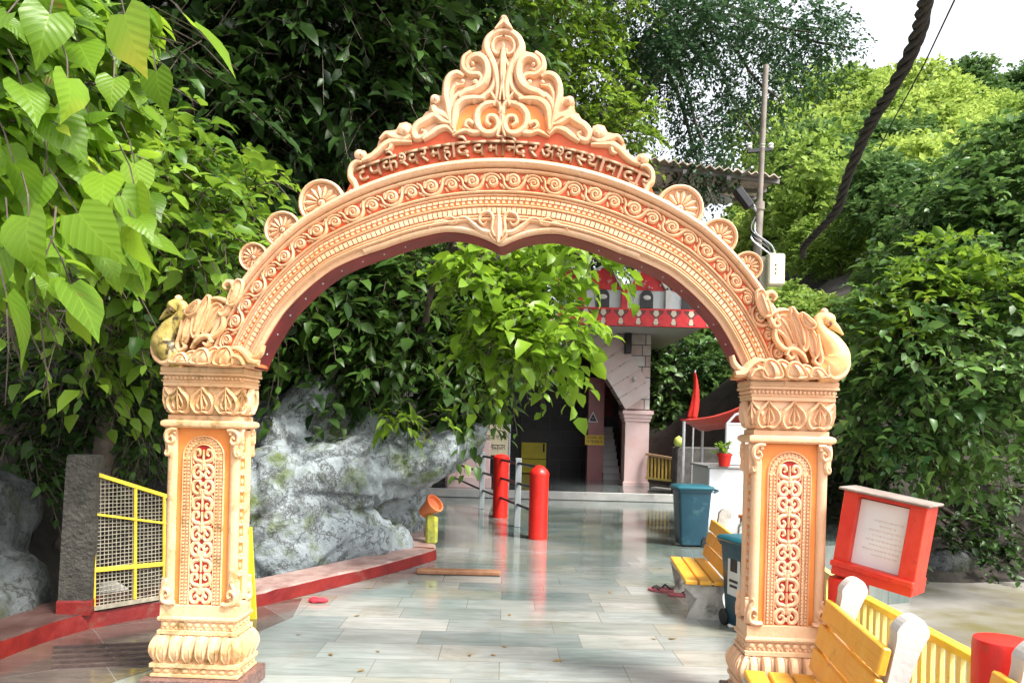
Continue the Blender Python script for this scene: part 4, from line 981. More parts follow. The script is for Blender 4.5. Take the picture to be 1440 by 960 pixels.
# arch front wall with opening: springs from the column cornice
xa, xb = xl, xr0; xm = (xa + xb) / 2; zs_ = zc0; za = Z(770, 436)
def opening(t): u = 2 * t - 1; return (xm + (xb - xa) / 2 * u, zs_ + (za - zs_) * (1 - abs(u) ** 1.3))      # haunches rise almost straight to a blunt point
wall = MB(); n = 24
for y in (YB - .30, YB + .30):
    for i in range(n + 1): x, z = opening(i / n); wall.v += [(x, y, z), (x, y, ztop)]
K = (n + 1) * 2
for i in range(n):
    a = 2 * i
    wall.f += [(a, a + 2, a + 3, a + 1), (K + a, K + a + 1, K + a + 3, K + a + 2), (a, K + a, K + a + 2, a + 2)]
wall.box(((xr0 + xr1) / 2 - .02, YB, (zc0 + ztop) / 2 + .02), (xr1 - xr0 + .02, .60, ztop - zc0 - .02))
wall.box(((xl0 + xl) / 2 - .3, YB, (zc0 + ztop) / 2), (.6 + xl - xl0, .60, ztop - zc0))
bpart(wall, 'wall', CLAD)
vs_ = MB()     # dressed ring of the arch: separate voussoirs
m_ = 22; r0_ = 1.0
for i in range(m_):
    t0, t1 = i / m_ + .0015, (i + 1) / m_ - .0015
    q = []
    for t in (t0, t1):
        x, z = opening(t); x2, z2 = opening(t + .004 if t < .99 else t - .004); d = Vector((-(z2 - z), x2 - x)).normalized(); d = -d if d.y < 0 else d
        q.append(((x, z), (x + d.x * .85, z + d.y * .85)))
    pts = [q[0][0], q[1][0], q[1][1], q[0][1]]
    pts = [(min(x, xr1 - .01), max(min(z, 4.72), zs_ + .01)) for x, z in pts]
    vs_.prism(pts, lambda x, z, h: (x, YB - .30 - h, z), -.01, .03)
vr = bpart(vs_, 'arch_ring', VOUS)
for side, (a, b_) in enumerate(((xr0, xr1), (xl0, xl))):
    cm = MB(); hx = (b_ - a) / 2; cx_ = (a + b_) / 2
    cm.rects(cx_, YB, [(hx + .03, .33, zb), (hx + .03, .33, zb + .10), (hx, .30, zb + .11), (hx, .30, zc0 - .30)])
    c = bpart(cm, 'column', PINK)
    cc = MB(); cc.rects(cx_, YB, [(hx, .30, zc0 - .30), (hx + .03, .33, zc0 - .28), (hx + .03, .33, zc0 - .21), (hx + .055, .355, zc0 - .20), (hx + .055, .355, zc0 - .12), (hx + .09, .39, zc0 - .10), (hx + .09, .39, zc0 - .01), (hx + .02, .32, zc0)])
    bpart(cc, 'cornice', PINK, c)
# interior: back wall, side walls, ceiling
YI = 23.2
bk = MB(); bk.box((1.0, YI + .1, 2.4), (9, .2, 4.5)); bpart(bk, 'back_wall', cladmat('dark_granite_cladding', [(.03, .03, .032), (.06, .058, .06), (.045, .044, .046)], .9, .45))
sw_ = MB(); sw_.box((xl0 - .9, 21.5, 2.4), (.2, 3.4, 4.5)); sw_.box((xr1 - .12, 21.6, 2.4), (.2, 3.2, 4.5)); bpart(sw_, 'side_wall', MAUVE)
ce = MB(); ce.box((.9, 21.4, 4.86), (8.2, 4.2, .18)); bpart(ce, 'ceiling', WHITE)
# inner mauve pillar with sign, stairs beside it
Yp = 20.9
pi = MB(); pa, pb = X(826, 640, Yp), X(848, 640, Yp); pi.box(((pa + pb) / 2, Yp + .2, 1.6), (pb - pa, .4, 2.9)); ip = bpart(pi, 'inner_pillar', MAUVE)
sr = MB(); Ys = 21.2
x0, x1 = X(848, 640, Ys) + .02, X(873, 640, Ys)
for k in range(9):
    z0 = .16 + k * .19; sr.box(((x0 + x1) / 2, Ys + k * .27 + 1.0, z0 + .095 - .02), (x1 - x0, 2.0, .15 - .0)); sr.box(((x0 + x1) / 2, Ys + k * .27 + .98, z0 + .175), (x1 - x0, 2.04, .036), bev=.006)
stt = bpart(sr, 'staircase', MARBLE)
dd = MB(); dd.box(((x0 + x1) / 2, 23.05, 2.9), (x1 - x0, .06, 1.8)); bpart(dd, 'stair_door', DKRED)
# yellow door with dark lintel
Yd = YI - .03
d0, d1 = X(733, 640, Yd), X(768, 640, Yd); dz1, dz0 = Z(750, 622, Yd), .16
fr_ = MB(); fr_.box(((d0 + d1) / 2, Yd, (dz0 + dz1) / 2 + .2), (d1 - d0 + .14, .06, dz1 - dz0 + .5)); df = bpart(fr_, 'door_frame', mat('dark_door_frame', (.03, .027, .025), .5))
for zz0, zz1 in ((dz0 + .02, Z(750, 645, Yd) - .01), (Z(750, 645, Yd) + .01, dz1)):
    dl = MB(); dl.box(((d0 + d1) / 2, Yd - .05, (zz0 + zz1) / 2), (d1 - d0, .04, zz1 - zz0), bev=.01); bpart(dl, 'door', mat('door_yellow', (.72, .60, .02), .45, scale=3, var=.1), df)
hb = MB(); hb.tube([(d1 - .08, Yd - .09, 1.1), (d1 - .08, Yd - .09, .85)], .025, 8); bpart(hb, 'handle', BLKM, df)
# low pink wall on the left of the porch
lw = MB(); lw.box((X(660, 680, 17.6), 17.7, .62), (.95, .5, 1.24), bev=.01); lw.box((X(660, 680, 17.6), 17.68, .20), (1.03, .58, .40), bev=.015); bpart(lw, 'low_wall', PINK)
# canopy slab with fascia and parapet
YC1, YC2 = 17.3, 19.05
fx0, fx1 = X(700, 440, YC1), X(996, 440, YC1); fz0, fz1 = Z(900, 459, YC1), Z(900, 434, YC1)
cn = MB(); cn.box(((fx0 + fx1) / 2, (YC1 + 23.2) / 2 + .05, (fz0 + fz1) / 2 + .02), (fx1 - fx0 - .06, 23.2 - YC1 - .1, fz1 - fz0 - .08)); can = bpart(cn, 'canopy', WHITE)
fs = MB(); fs.box(((fx0 + fx1) / 2, YC1, (fz0 + fz1) / 2), (fx1 - fx0, .12, fz1 - fz0)); fsc = bpart(fs, 'fascia', mat('fascia_dark_red', (.16, .035, .03), .5, scale=3, var=.2), can)
pt = MB(); fmz = lambda x, z, h: (x, YC1 - .06 - h, z)
hz = fz1 - fz0; nrep = int((fx1 - fx0) / (hz * .95)); wrep = (fx1 - fx0) / nrep
for k in range(nrep):
    xc = fx0 + (k + .5) * wrep; zc_ = (fz0 + fz1) / 2
    shp = [(-.36, -.30), (-.22, -.46), (.22, -.46), (.36, -.30), (.42, -.08), (.30, .10), (.12, .22), (.06, .44), (-.06, .44), (-.12, .22), (-.30, .10), (-.42, -.08)]
    pt.prism([(xc + x * wrep, zc_ + z * hz) for x, z in shp], fmz, .001, .012)
pt.box(((fx0 + fx1) / 2, YC1 - .06, fz1 - hz * .05), (fx1 - fx0, .02, hz * .1)); pt.box(((fx0 + fx1) / 2, YC1 - .06, fz0 + hz * .035), (fx1 - fx0, .02, hz * .07))
bpart(pt, 'petal_frieze', FASC, fsc)
cmf = MB()
for k in range(nrep + 1):
    xc = fx0 + k * wrep; zc_ = (fz0 + fz1) / 2
    for sg in (-1, 1): cmf.prism([(xc + x * wrep, zc_ + sg * z * hz) for x, z in ((-.10, .40), (-.17, .20), (-.05, .05), (.05, .05), (.17, .20), (.10, .40))], fmz, .001, .009)
bpart(cmf, 'cream_inlay_row', mat('fascia_cream', (.60, .54, .42), .5, scale=3, var=.08), fsc)
GREYG = mat('grey_parapet', (.50, .54, .56), .35, scale=2, col2=(.62, .66, .67))
pz0, pz1 = fz1, Z(900, 408, YC1)
peaks = [(780, 816), (820, 876), (881, 938), (942, 995)]
for i, (p0, p1) in enumerate(peaks):
    x0, x1 = X(p0, 420, YC1), X(p1, 420, YC1); xc = (x0 + x1) / 2; ph = pz1 - pz0
    pn_ = MB(); pn_.box((xc, YC1 + .1, pz0 + ph / 2), (x1 - x0, .12, ph)); pp = bpart(pn_, 'parapet_panel', GREYG, can)
    gb = MB(); gb.prism([(x0 + .05, pz1 + .0), (x1 - .05, pz1 + .0), (xc + .25, pz1 + .36), (xc, pz1 + .50), (xc - .25, pz1 + .36)], lambda x, z, h: (x, YC1 + .04 - h, z), -.12, .02); gg = bpart(gb, 'gable', FASC, pp)
    wt = MB()
    for sx in (-1, 1): wt.bar((xc + sx * (x1 - x0) / 2, YC1 + .02, pz1 + .01), (xc + sx * .22, YC1 + .02, pz1 + .42), .14, .06); wt.bar((xc + sx * .22, YC1 + .02, pz1 + .42), (xc, YC1 + .02, pz1 + .55), .14, .05)
    bpart(wt, 'gable_trim', WHITE, pp)
    sp = MB()
    for k in range(9):
        rr = random.Random(i * 20 + k); sp.dome((xc + rr.uniform(-.4, .4), YC1 + .015, pz1 + rr.uniform(.05, .24)), rr.uniform(.025, .045), 7, 3)
    bpart(sp, 'gable_floral_relief', mat('floral_pink', (.70, .30, .28), .5), gg)
    ar = MB(); ar.prism([(xc - .15, pz0 + .02), (xc + .15, pz0 + .02)] + [(xc + .15 * math.cos(a), pz0 + .27 + .17 * math.sin(a)) for a in np.linspace(0, math.pi, 11)], lambda x, z, h: (x, YC1 + .04 - h, z), 0, .05); aa = bpart(ar, 'black_niche', BLKM, pp)
    el = MB(); bead(el, xc, pz0 + .26, .095, .06, .03, lambda x, z, h: (x, YC1 - .01 - h, z), 14); bpart(el, 'white_oval', WHITE, aa)
    po = MB(); po.box((x1 + .03, YC1 + .05, pz0 + ph * .55), (.14, .2, ph * 1.15)); bpart(po, 'parapet_post', FASC if i < 2 else WHITE, pp)
# black loudspeaker on the wall above the arch
sk = MB(); sx_, sz_ = X(883, 480, 19.0), Z(883, 480, 19.0); sk.box((sx_, 19.0, sz_), (.17, .2, .62), bev=.02)
s_o = sk.build('wall_speaker', BLKM); tag(s_o, 'slim black column speaker fixed to the stone wall under the red fascia', 'speaker')
lampm = MB(); p = at(893, 532, 19.0); lampm.dome(p, .06, 10, 4); lampm.bar(p + Vector((0, 0, -.02)), p + Vector((-.03, .1, -.09)), .05, .05)
tag(lampm.build('wall_lamp', WHITE, smooth=True), 'tiny white lamp on the pink arch facing of the temple', 'lamp')

# --- signs
def scribble(mb, x0, x1, z0, z1, y, seed, rows=1):   # unreadable Devanagari-like marks: head bar with strokes
    r = random.Random(seed); H_ = (z1 - z0) / rows
    for k in range(rows):
        zt = z1 - k * H_; x = x0
        while x < x1 - .02:
            wl = r.uniform(.5, .9) * H_ * .8; wl = min(wl, x1 - x)
            mb.box((x + wl / 2, y, zt - H_ * .12), (wl, .006, H_ * .09))
            mb.box((x + wl * .8, y, zt - H_ * .42), (wl * .18, .006, H_ * .62))
            if r.random() < .8: mb.box((x + wl * .35, y, zt - H_ * r.uniform(.35, .6)), (wl * .4, .006, H_ * .13))
            if r.random() < .6: mb.box((x + wl * .2, y, zt - H_ * .5), (wl * .14, .006, H_ * .35))
            x += wl * (1.02 if r.random() < .75 else 1.5)
ys = Yp - .03
sg = MB(); a, b_ = at(823, 611, ys), at(849, 626, ys); sg.box(((a.x + b_.x) / 2, ys, (a.z + b_.z) / 2), (b_.x - a.x, .03, a.z - b_.z))
sgn_ = sg.build('yellow_sign', mat('sign_yellow', (.80, .55, .05), .5, var=.08)); tag(sgn_, 'yellow sign with two lines of dark writing on the mauve inner pillar', 'sign')
tx = MB(); scribble(tx, a.x + .03, b_.x - .03, b_.z + .03, a.z - .03, ys - .018, 5, 2); tx.build('writing', INK, sgn_)
tr_ = MB(); c = at(834, 587, ys); fmx = lambda x, z, h: (c.x + x, ys - h, c.z + z)
tr_.prism([(-.15, -.13), (.15, -.13), (0, .18)], fmx, -.01, .008); tt = tr_.build('triangle_sign', WHITE); tag(tt, 'small dark triangular sign with white border above the yellow sign', 'sign')
t2 = MB(); t2.prism([(-.105, -.10), (.105, -.10), (0, .115)], fmx, .008, .014); t2.build('face', mat('triangle_dark', (.05, .03, .05), .5), tt)
t3 = MB(); bead(t3, 0, -.02, .022, .022, .02, fmx); t3.build('symbol', WHITE, tt)
# cream board standing left
yb_ = 18.2; a, b_ = at(672, 596, yb_), at(714, 640, yb_)
cb = MB(); cb.box(((a.x + b_.x) / 2, yb_, (a.z + b_.z) / 2), (b_.x - a.x, .04, a.z - b_.z)); cbo = cb.build('notice_sign', CREAM); tag(cbo, 'cream board with dark writing behind the red bollards', 'sign')
px_ = MB(); px_.tube([(b_.x + .03, yb_, .16), (b_.x + .03, yb_, a.z + .05)], .03, 10); px_.tube([(a.x + .03, yb_ + .05, .16), (a.x + .03, yb_ + .05, a.z)], .03, 10); px_.build('post', GALV, cbo)
tx = MB(); wd = b_.x - a.x; ht = a.z - b_.z; scribble(tx, a.x + .28 * wd, b_.x - .08 * wd, b_.z + .44 * ht, b_.z + .66 * ht, yb_ - .024, 11); scribble(tx, a.x + .14 * wd, b_.x - .1 * wd, b_.z + .12 * ht, b_.z + .36 * ht, yb_ - .024, 12); tx.build('writing', INK, cbo)
# ---------------------------------------------------------------- mesh fence and post at the left
p0, p1 = gnd(131, 878, .13), gnd(118, 885)
pc = MB(); a = at(84, 670, 5.55); base = gnd(106, 886); 
pc.rects(0, 0, [(.112, .10, 0), (.110, .10, .10), (.108, .098, .5), (.103, .095, 1.0), (.10, .092, 1.16), (.095, .086, 1.18)])
po = pc.build('concrete_post', CONC, None); po.location = (at(109, 780, 5.55).x, 5.58, .125); po.rotation_euler = (0, R(1.2), R(12))
tag(po, 'weathered dark concrete post with a red base beside the wire mesh panel', 'post')
rb = MB(); rb.rects(0, 0, [(.118, .107, -.005), (.118, .107, .09), (.114, .104, .105)]); rb.build('red_base', KERBRED, po)
A0, A1 = at(131, 880, 5.58), at(262, 858, 6.15)      # foot of the panel
A0.z = A1.z = .15
B0, B1 = at(134, 666, 5.58), at(262, 706, 6.15)
mf = empty('mesh_panel', (A0.x, A0.y, A0.z)); tag(mf, 'yellow framed wire mesh panel with a sloping top between the concrete post and left pillar', 'mesh fence')
loc = lambda p: p - Vector((A0.x, A0.y, A0.z))
def mp_(u, v): return loc((A0.lerp(A1, u)).lerp(B0.lerp(B1, u), v))
fr = MB()
def lin(z_u0, z_u1): return z_u0, z_u1
fr.bar(mp_(0, 1), mp_(1, 1), .022, .03, bev=.003)
for v0, v1 in ((.70, .74), (.285, .345)): fr.bar(mp_(0, v0), mp_(1, v1), .022, .034 if v0 < .5 else .018, bev=.003)
for u in (.42, .74): fr.bar(mp_(u, .02), mp_(u, 1), .02, .02, up=(0, 1, 0), bev=.003)
fr.bar(mp_(0, 0), mp_(0, 1), .02, .015, up=(0, 1, 0)); fr.bar(mp_(1, 0), mp_(1, 1), .02, .02, up=(0, 1, 0))
fr.build('frame', YEL, mf)
bt_ = MB(); bt_.bar(mp_(0, .0), mp_(1, .0), .03, .03); bt_.build('bottom_rail', WIRE, mf)
wm = MB(); Lh = (A1 - A0).length; nu = int(Lh / .030)
off = Vector((0, .02, 0))
for i in range(nu + 1):
    u = i / nu; wm.tube([mp_(u, 0) + off, mp_(u, .5) + off + Vector((0, .004 * math.sin(i), 0)), mp_(u, 1) + off], .0036, 4, False)
for j in range(1, 39):
    z = j * .030; pts = []
    for u in np.linspace(0, 1, 9):
        zt = mp_(u, 1).z
        if z < zt: q = mp_(u, 0).lerp(mp_(u, 1), z / zt); pts.append(q + off + Vector((0, .004, .003 * math.sin(u * 9 + j))))
    if len(pts) > 1: wm.tube(pts, .0036, 4, False)
wm.build('wire_mesh', WIRE, mf)
pb_ = MB()
for k in range(3):
    rr = random.Random(k); c = at(165 - k * 5, 855 - k * 12, 6.25); pb_.dome(c, .11, 9, 4, (1.2, .5, .8))
for i, v in enumerate(pb_.v): pb_.v[i] = tuple(Vector(v) + noise.noise_vector(Vector(v) * 9) * .05)
tag(pb_.build('plastic_bag', mat('plastic_white', (.62, .60, .55), .4, scale=14, var=.2), smooth=True), 'crumpled pale plastic bag lying behind the wire mesh panel', 'plastic bag')
# yellow board behind the left pillar
yb2 = MB(); q0, q1 = at(330, 742, 5.9), at(351, 742, 5.9); r0, r1 = at(330, 858, 5.98), at(363, 855, 5.98); r0.z = r1.z = .004
yb2.prism([(q0.x, q0.z), (q1.x, q1.z), (r1.x, r1.z), (r0.x, r0.z)], lambda x, z, h: (x, 5.95 + h, z), -.012, .012)
tag(yb2.build('yellow_board', LIME), 'plain yellow green board leaning just behind the left pillar', 'board')

# ---------------------------------------------------------------- bollards and pipe railing
def bollard(px, py, rad, hgt, label, cap):
    p = gnd(px, py); m = MB(); 
    prof = [(rad * 1.0, 0), (rad * 1.02, .03), (rad, .06), (rad * .99, hgt * .5), (rad * 1.02, hgt - .10), (rad * 1.06, hgt - .06), (rad * 1.06, hgt - .035)] + cap
    m.lathe(prof, (0, 0, 0), 28); o = m.build('bollard', BOLL, smooth=True); o.location = (p.x, p.y, .0); return tag(o, label, 'bollard', 'red bollards'), p
b1, P1 = bollard(703, 727, .135, 1.10, 'red bollard further back, between two grey railing posts', [(.10, 1.10), (.04, 1.115), (.0001, 1.12)])
b2, P2 = bollard(756, 757, .137, .98, 'red bollard nearest the gate at the end of the pipe railing', [(.12, .99), (.05, 1.05), (.0001, 1.06)])
rl = empty('pipe_railing', (-.2, 12.5, 0)); tag(rl, 'grey railing posts with dark pipe bars running between the red bollards', 'railing')
Pa, Pb = gnd(677, 715), gnd(727, 740)
d = (P2 - P1); P0 = Pa - d * 1.55
for P in (Pa, Pb):
    m = MB(); m.box((P.x + .2, P.y - 12.5, .55), (.10, .10, 1.10), bev=.008); m.build('post', mat('grey_post_paint', (.26, .29, .30), .4, scale=6, var=.12), rl)
for z in (.36, .70, 1.02):
    m = MB(); q = [Vector((P0.x + .2, P0.y - 12.5, z)), Vector((Pa.x + .2, Pa.y - 12.5 + .03, z)), Vector((P2.x + .2, P2.y - 12.5 + .1, z))]; m.tube(q, .022, 8)
    m.build('bar', BLKM, rl)
# planter block with an orange pot at the ledge end
pt_ = empty('flower_pot', (at(603, 712, 9.3).x, 9.3, .55)); pt_.rotation_euler = (R(25), R(48), 0); tag(pt_, 'orange clay pot tipped over against the end of the boulder', 'flower pot')
m = MB(); m.lathe([(.07, -.11), (.09, 0), (.112, .09), (.125, .09), (.128, .13), (.108, .13), (.10, .08), (.02, .06)], (0, 0, 0), 20); m.build('pot', POTM, pt_, smooth=True)
m = MB(); m.box((at(607, 728, 9.2).x, 9.25, .30), (.14, .12, .36), bev=.03)
for i, v in enumerate(m.v): m.v[i] = tuple(Vector(v) + noise.noise_vector(Vector(v) * 5) * .03)
tag(m.build('painted_stone', mat('mossy_yellow_paint', (.52, .50, .05), .6, scale=12, col2=(.20, .24, .05), bump=.4)), 'yellow green painted stone under the tipped orange pot', 'stone')
m = MB(); a, b_ = gnd(586, 806), gnd(704, 809); m.bar((a.x, a.y, .03), (b_.x, b_.y, .03), .13, .05, bev=.012); tag(m.build('wooden_plank', BRWN), 'brown wooden plank lying on the wet floor by the kerb end', 'plank')

# ---------------------------------------------------------------- bins
def make_bin(loc, sc_, rz, label, sticker):
    r = empty('wheelie_bin', loc, rz); r.scale = (sc_,) * 3
    def rr(hx, hy, z, c=.04):
        pts = []
        for sx, sy in ((1, 1), (-1, 1), (-1, -1), (1, -1)):
            for k in range(4):
                a = math.atan2(sy, sx) - math.pi / 4 + k * math.pi / 6
                pts.append((sx * (hx - c) + c * math.cos(a), sy * (hy - c) + c * math.sin(a), z))
        return pts
    m = MB(); m.loft([rr(.19, .19, .03), rr(.195, .195, .10), rr(.235, .24, .80), rr(.25, .255, .805), rr(.25, .255, .84), rr(.24, .245, .845)]); b = m.build('body', TEAL, r, smooth=True, angle=35)
    m = MB(); m.loft([rr(.262, .275, .842), rr(.268, .28, .85), rr(.268, .28, .868), rr(.25, .26, .888), rr(.20, .20, .90)]); l = m.build('lid', mat('lid_teal', (.012, .10, .135), .35, var=.1), r, smooth=True, angle=35)
    m = MB(); m.tube([(-.2, .27, .80), (-.2, .33, .83), (.2, .33, .83), (.2, .27, .80)], .018, 8); m.build('handle', TEAL, r, smooth=True)
    for sx in (-1, 1):
        m = MB(); m.lathe([(.075, -.025), (.08, -.02), (.08, .02), (.075, .025)], (sx * .19, .19, .08), 16, Matrix.Rotation(R(90), 3, 'Y')); m.build('wheel', BLKM, r, smooth=True)
    if sticker:
        m = MB(); m.box((-.222, -.02, .53), (.012, .22, .40)); s = m.build('sticker', WHITE, b); s.rotation_euler = (0, 0, 0)
        m = MB(); m.box((-.230, -.02, .62), (.004, .12, .12)); m.box((-.230, -.02, .47), (.004, .15, .025)); m.box((-.230, -.02, .42), (.004, .13, .025)); m.build('print', INK, s)
    return tag(r, label, 'bin', 'teal bins along the right of the path')
p = gnd(1033, 893); make_bin((p.x + .21, p.y + .22, 0), .84, R(14), 'teal wheelie bin with white sticker beside the right pillar', True)
p = gnd(975, 770); make_bin((p.x + .02, p.y + .25, 0), .95, R(-90), 'teal wheelie bin standing by the white counter, further from the gate', False)

# ---------------------------------------------------------------- slatted benches
def make_bench(name, L, label, legm, loc, rz, seat=.40, inset=.16):
    # bench faces -x; its length runs along y; origin on the ground at the middle
    r = empty(name, loc, rz)
    for k in range(3):
        m = MB(); m.box((-.17 + k * .118, 0, seat), (.103, L, .035), bev=.006); m.build('seat_slat', AMBER, r)
    for k in range(3):
        zz = seat + .10 + k * .125; m = MB(); m.box((.10 + (zz - seat) * .22, 0, zz), (.035, L, .112), Matrix.Rotation(R(12), 3, 'Y'), bev=.006); m.build('back_slat', AMBER, r)
    for sy in (-1, 1):
        y = sy * (L / 2 - inset); m = MB()
        leg = catmull([(.16, 0), (.12, .10), (.10, .22), (.18, seat - .02), (.25, seat + .20), (.30, seat + .36), (.322, seat + .42), (.345, seat + .47), (.322, seat + .522), (.272, seat + .527), (.228, seat + .48), (.222, seat + .42), (.178, seat + .20), (.11, seat - .02), (-.20, seat - .02), (-.22, seat - .06), (-.19, seat - .11), (-.12, seat - .14), (-.11, .18), (-.17, .08), (-.20, 0)], 4)
        m.prism([tuple(q) for q in leg], lambda x, z, h: (x, y + h, z), -.042, .042); m.build('support', legm, r)
    return tag(r, label, 'bench', 'slatted benches along the right')
WCON = mat('white_concrete', (.58, .57, .55), .55, scale=6, var=.06, bump=.15)
make_bench('bench', .86, 'yellow slatted bench with white supports in front of the right pillar', WCON, (1.385, 3.37, 0), R(-9), .36, .05)
make_bench('bench', .86, 'yellow slatted bench cut off by the bottom right corner beside the red bollard', WCON, (1.47, 2.20, 0), R(-9), .385, .06)
make_bench('bench', 1.2, 'yellow slatted bench with grey concrete supports beside the teal bin with sticker', GREYC, (1.79, 6.85, 0), R(-6), .32, .1)

# ---------------------------------------------------------------- yellow railing and its red posts
def rposts(px, py, Y, hgt, label):
    p = at(px, py, Y); m = MB(); m.lathe([(.105, 0), (.105, hgt - .02), (.10, hgt), (.0001, hgt + .006)], (0, 0, 0), 28); o = m.build('bollard', BOLL, smooth=True); o.location = (p.x, p.y, 0)
    return tag(o, label, 'bollard', 'red bollards'), Vector((p.x, p.y, 0))
_, Q1 = rposts(1412, 920, 2.74, .86, 'red bollard in the bottom right corner at the near end of the yellow railing')
_, Q2 = rposts(1192, 860, 4.16, .80, 'red bollard under the tilted red notice box')
yr = empty('yellow_railing', ((Q1.x + Q2.x) / 2, (Q1.y + Q2.y) / 2, 0)); tag(yr, 'pale yellow wooden railing with slim pickets running behind the bench on the right', 'railing')
O_ = Vector(yr.location)
def rr_(z, t): q = Q1.lerp(Q2, t) - O_; q.z = z; return q
for z, wx, wz, nm in ((.735, .055, .035, 'top_rail'), (.45, .03, .05, 'middle_rail'), (.12, .03, .05, 'bottom_rail')):
    m = MB(); m.bar(rr_(z, .06), rr_(z, .94), wx, wz, bev=.004); m.build(nm, YEL if nm == 'top_rail' else YELRAIL, yr)
for k in range(16):
    t = .09 + .82 * k / 15; q = rr_(0, t); m = MB(); m.box((q.x, q.y, .40), (.024, .030, .63), bev=.003); m.build('picket', YELRAIL, yr)
# short run of the same railing beyond the notice box
y2 = empty('yellow_railing', (Q2.x + .1, Q2.y + .9, 0)); tag(y2, 'short worn railing length beyond the red bollard, seen beside the right pillar', 'railing')
for z in (.735, .45, .12):
    m = MB(); m.bar((-.06, -.72, z), (.25, 1.6, z), .04, .04); m.build('rail', YELRAIL, y2)
for k in range(12):
    m = MB(); t = k / 11; m.box((-.05 + .28 * t, -.65 + 2.2 * t, .40), (.024, .03, .63)); m.build('picket', YELRAIL, y2)

# ---------------------------------------------------------------- tilted red notice box
nb = empty('notice_box', (0, 0, 0)); tag(nb, 'tilted red wooden notice box with a faded white page on the red bollard', 'notice box')
cen = at(1242, 758, 4.05)
nb.location = cen; nb.rotation_mode = 'XYZ'
nb.rotation_euler = (R(0), R(8), R(-47))
W_, H_, D_ = .43, .47, .17
def npart(name, m, boxes, parent=nb, bev=.004):
    b = MB()
    for c, s in boxes: b.box(c, s, bev=bev)
    return b.build(name, m, parent)
npart('frame', BOXRED, [((-W_ / 2 + .040, 0, 0), (.080, D_, H_)), ((W_ / 2 - .042, 0, 0), (.084, D_, H_)), ((0, .01, -H_ / 2 + .03), (W_ - .002, D_ + .03, .085)), ((0, 0, H_ / 2 - .012), (W_ - .004, D_ - .004, .022)), ((0, -D_ / 2 - .012, -H_ / 2 + .055), (W_ + .006, .03, .03))])
npart('back', BOXRED, [((0, D_ / 2 - .01, 0), (W_ - .17, .014, H_ - .06))])
pg = npart('page', mat('faded_page', (.70, .68, .67), .5, scale=3, col2=(.78, .77, .77), stain=(.45, .28, .18), stain_scale=3, stain_lo=.66, stain_hi=.8), [((.0, -D_ / 2 + .055, .015), (W_ - .15, .008, H_ - .10))], bev=.001)
npart('roof', mat('weathered_ply', (.17, .13, .11), .7, scale=10, col2=(.30, .25, .22), bump=.3), [((.0, -.01, H_ / 2 + .008), (W_ + .04, D_ + .05, .014))])
tx = MB(); rr2 = random.Random(8)
for k, (x0, x1) in enumerate(((-.05, .09), (-.02, .05), (-.07, .10), (-.05, .10), (-.08, .10), (-.06, .10), (-.09, .10), (-.04, .09))):
    x = x0; z = .10 - k * .027
    while x < x1:
        wl = rr2.uniform(.010, .026); tx.box((x + wl / 2, -D_ / 2 + .0502, z), (wl * .8, .002, .006)); tx.box((x + wl * .6, -D_ / 2 + .0502, z - .005), (.002, .002, .009)); x += wl
tx.build('writing', FAINT, pg)

# ---------------------------------------------------------------- right side behind the gate
# white counter with things on it
c0 = gnd(996, 764); ct = MB(); ct.box((c0.x + .62, c0.y + .55, .54), (1.24, 1.0, 1.08), bev=.01); cto = ct.build('counter', mat('counter_white', (.66, .69, .70), .45, scale=2, var=.06))
tag(cto, 'white counter block behind the further teal bin', 'counter')
m = MB(); m.box((c0.x + .62, c0.y + .55, 1.10), (1.30, 1.06, .035), bev=.006); m.build('top', mat('counter_top_grey', (.30, .30, .30), .5), cto)
q0, q1 = at(1022, 596, 10.9), at(1062, 668, 10.9)
pnl = empty('framed_panel', (q0.x, 10.9, 1.12)); tag(pnl, 'white panel in a metal frame standing on the counter', 'panel')
pw, ph = q1.x - q0.x, q0.z - 1.12
m = MB(); m.box((pw / 2, 0, ph / 2), (pw - .02, .03, ph - .02)); m.build('sheet', WHITE, pnl)
m = MB()
for a, b_ in (((0, 0, 0), (0, 0, ph)), ((0, 0, ph), (pw, 0, ph)), ((pw, 0, ph), (pw, 0, 0))): m.tube([a, b_], .022, 8)
m.tube([(0, 0, ph), (.12, .0, ph + .14), (.45, .0, ph + .24)], .02, 8); m.build('frame', GALV, pnl)
pq = at(1016, 668, 10.7); pp_ = empty('potted_plant', (pq.x, 10.62, 1.118)); tag(pp_, 'small green plant in a red pot on the counter edge', 'potted plant')
m = MB(); m.lathe([(.075, 0), (.10, .15), (.11, .15), (.11, .18), (.095, .18), (.09, .14), (.01, .13)], (0, 0, 0), 18); m.build('pot', BOLL, pp_, smooth=True)
# wooden chair in front of the counter
ch = empty('wooden_chair', (c0.x + .62, c0.y - .42, 0), R(-70)); tag(ch, 'brown wooden chair with pale curved back in front of the white counter', 'chair')
for sx in (-1, 1):
    for sy in (-1, 1):
        m = MB(); m.box((sx * .19, sy * .19, .21), (.04, .04, .42), bev=.004); m.build('leg', BRWN, ch)
m = MB(); m.box((0, 0, .44), (.46, .46, .05), bev=.01); m.build('seat', POTM, ch)
for sx in (-1, 1): m = MB(); m.bar((sx * .20, .20, .45), (sx * .20, .27, .98), .04, .04); m.build('back_post', BRWN, ch)
for z in (.62, .78, .94): m = MB(); m.bar((-.2, .215 + (z - .45) * .12, z), (.2, .215 + (z - .45) * .12, z), .025, .06); m.build('back_rail', BRWN, ch)
m = MB(); m.bar((-.10, .235, .46), (-.10, .285, .92), .1, .02); m.bar((.09, .235, .46), (.09, .285, .92), .1, .02); m.build('back_panel', CREAM, ch)
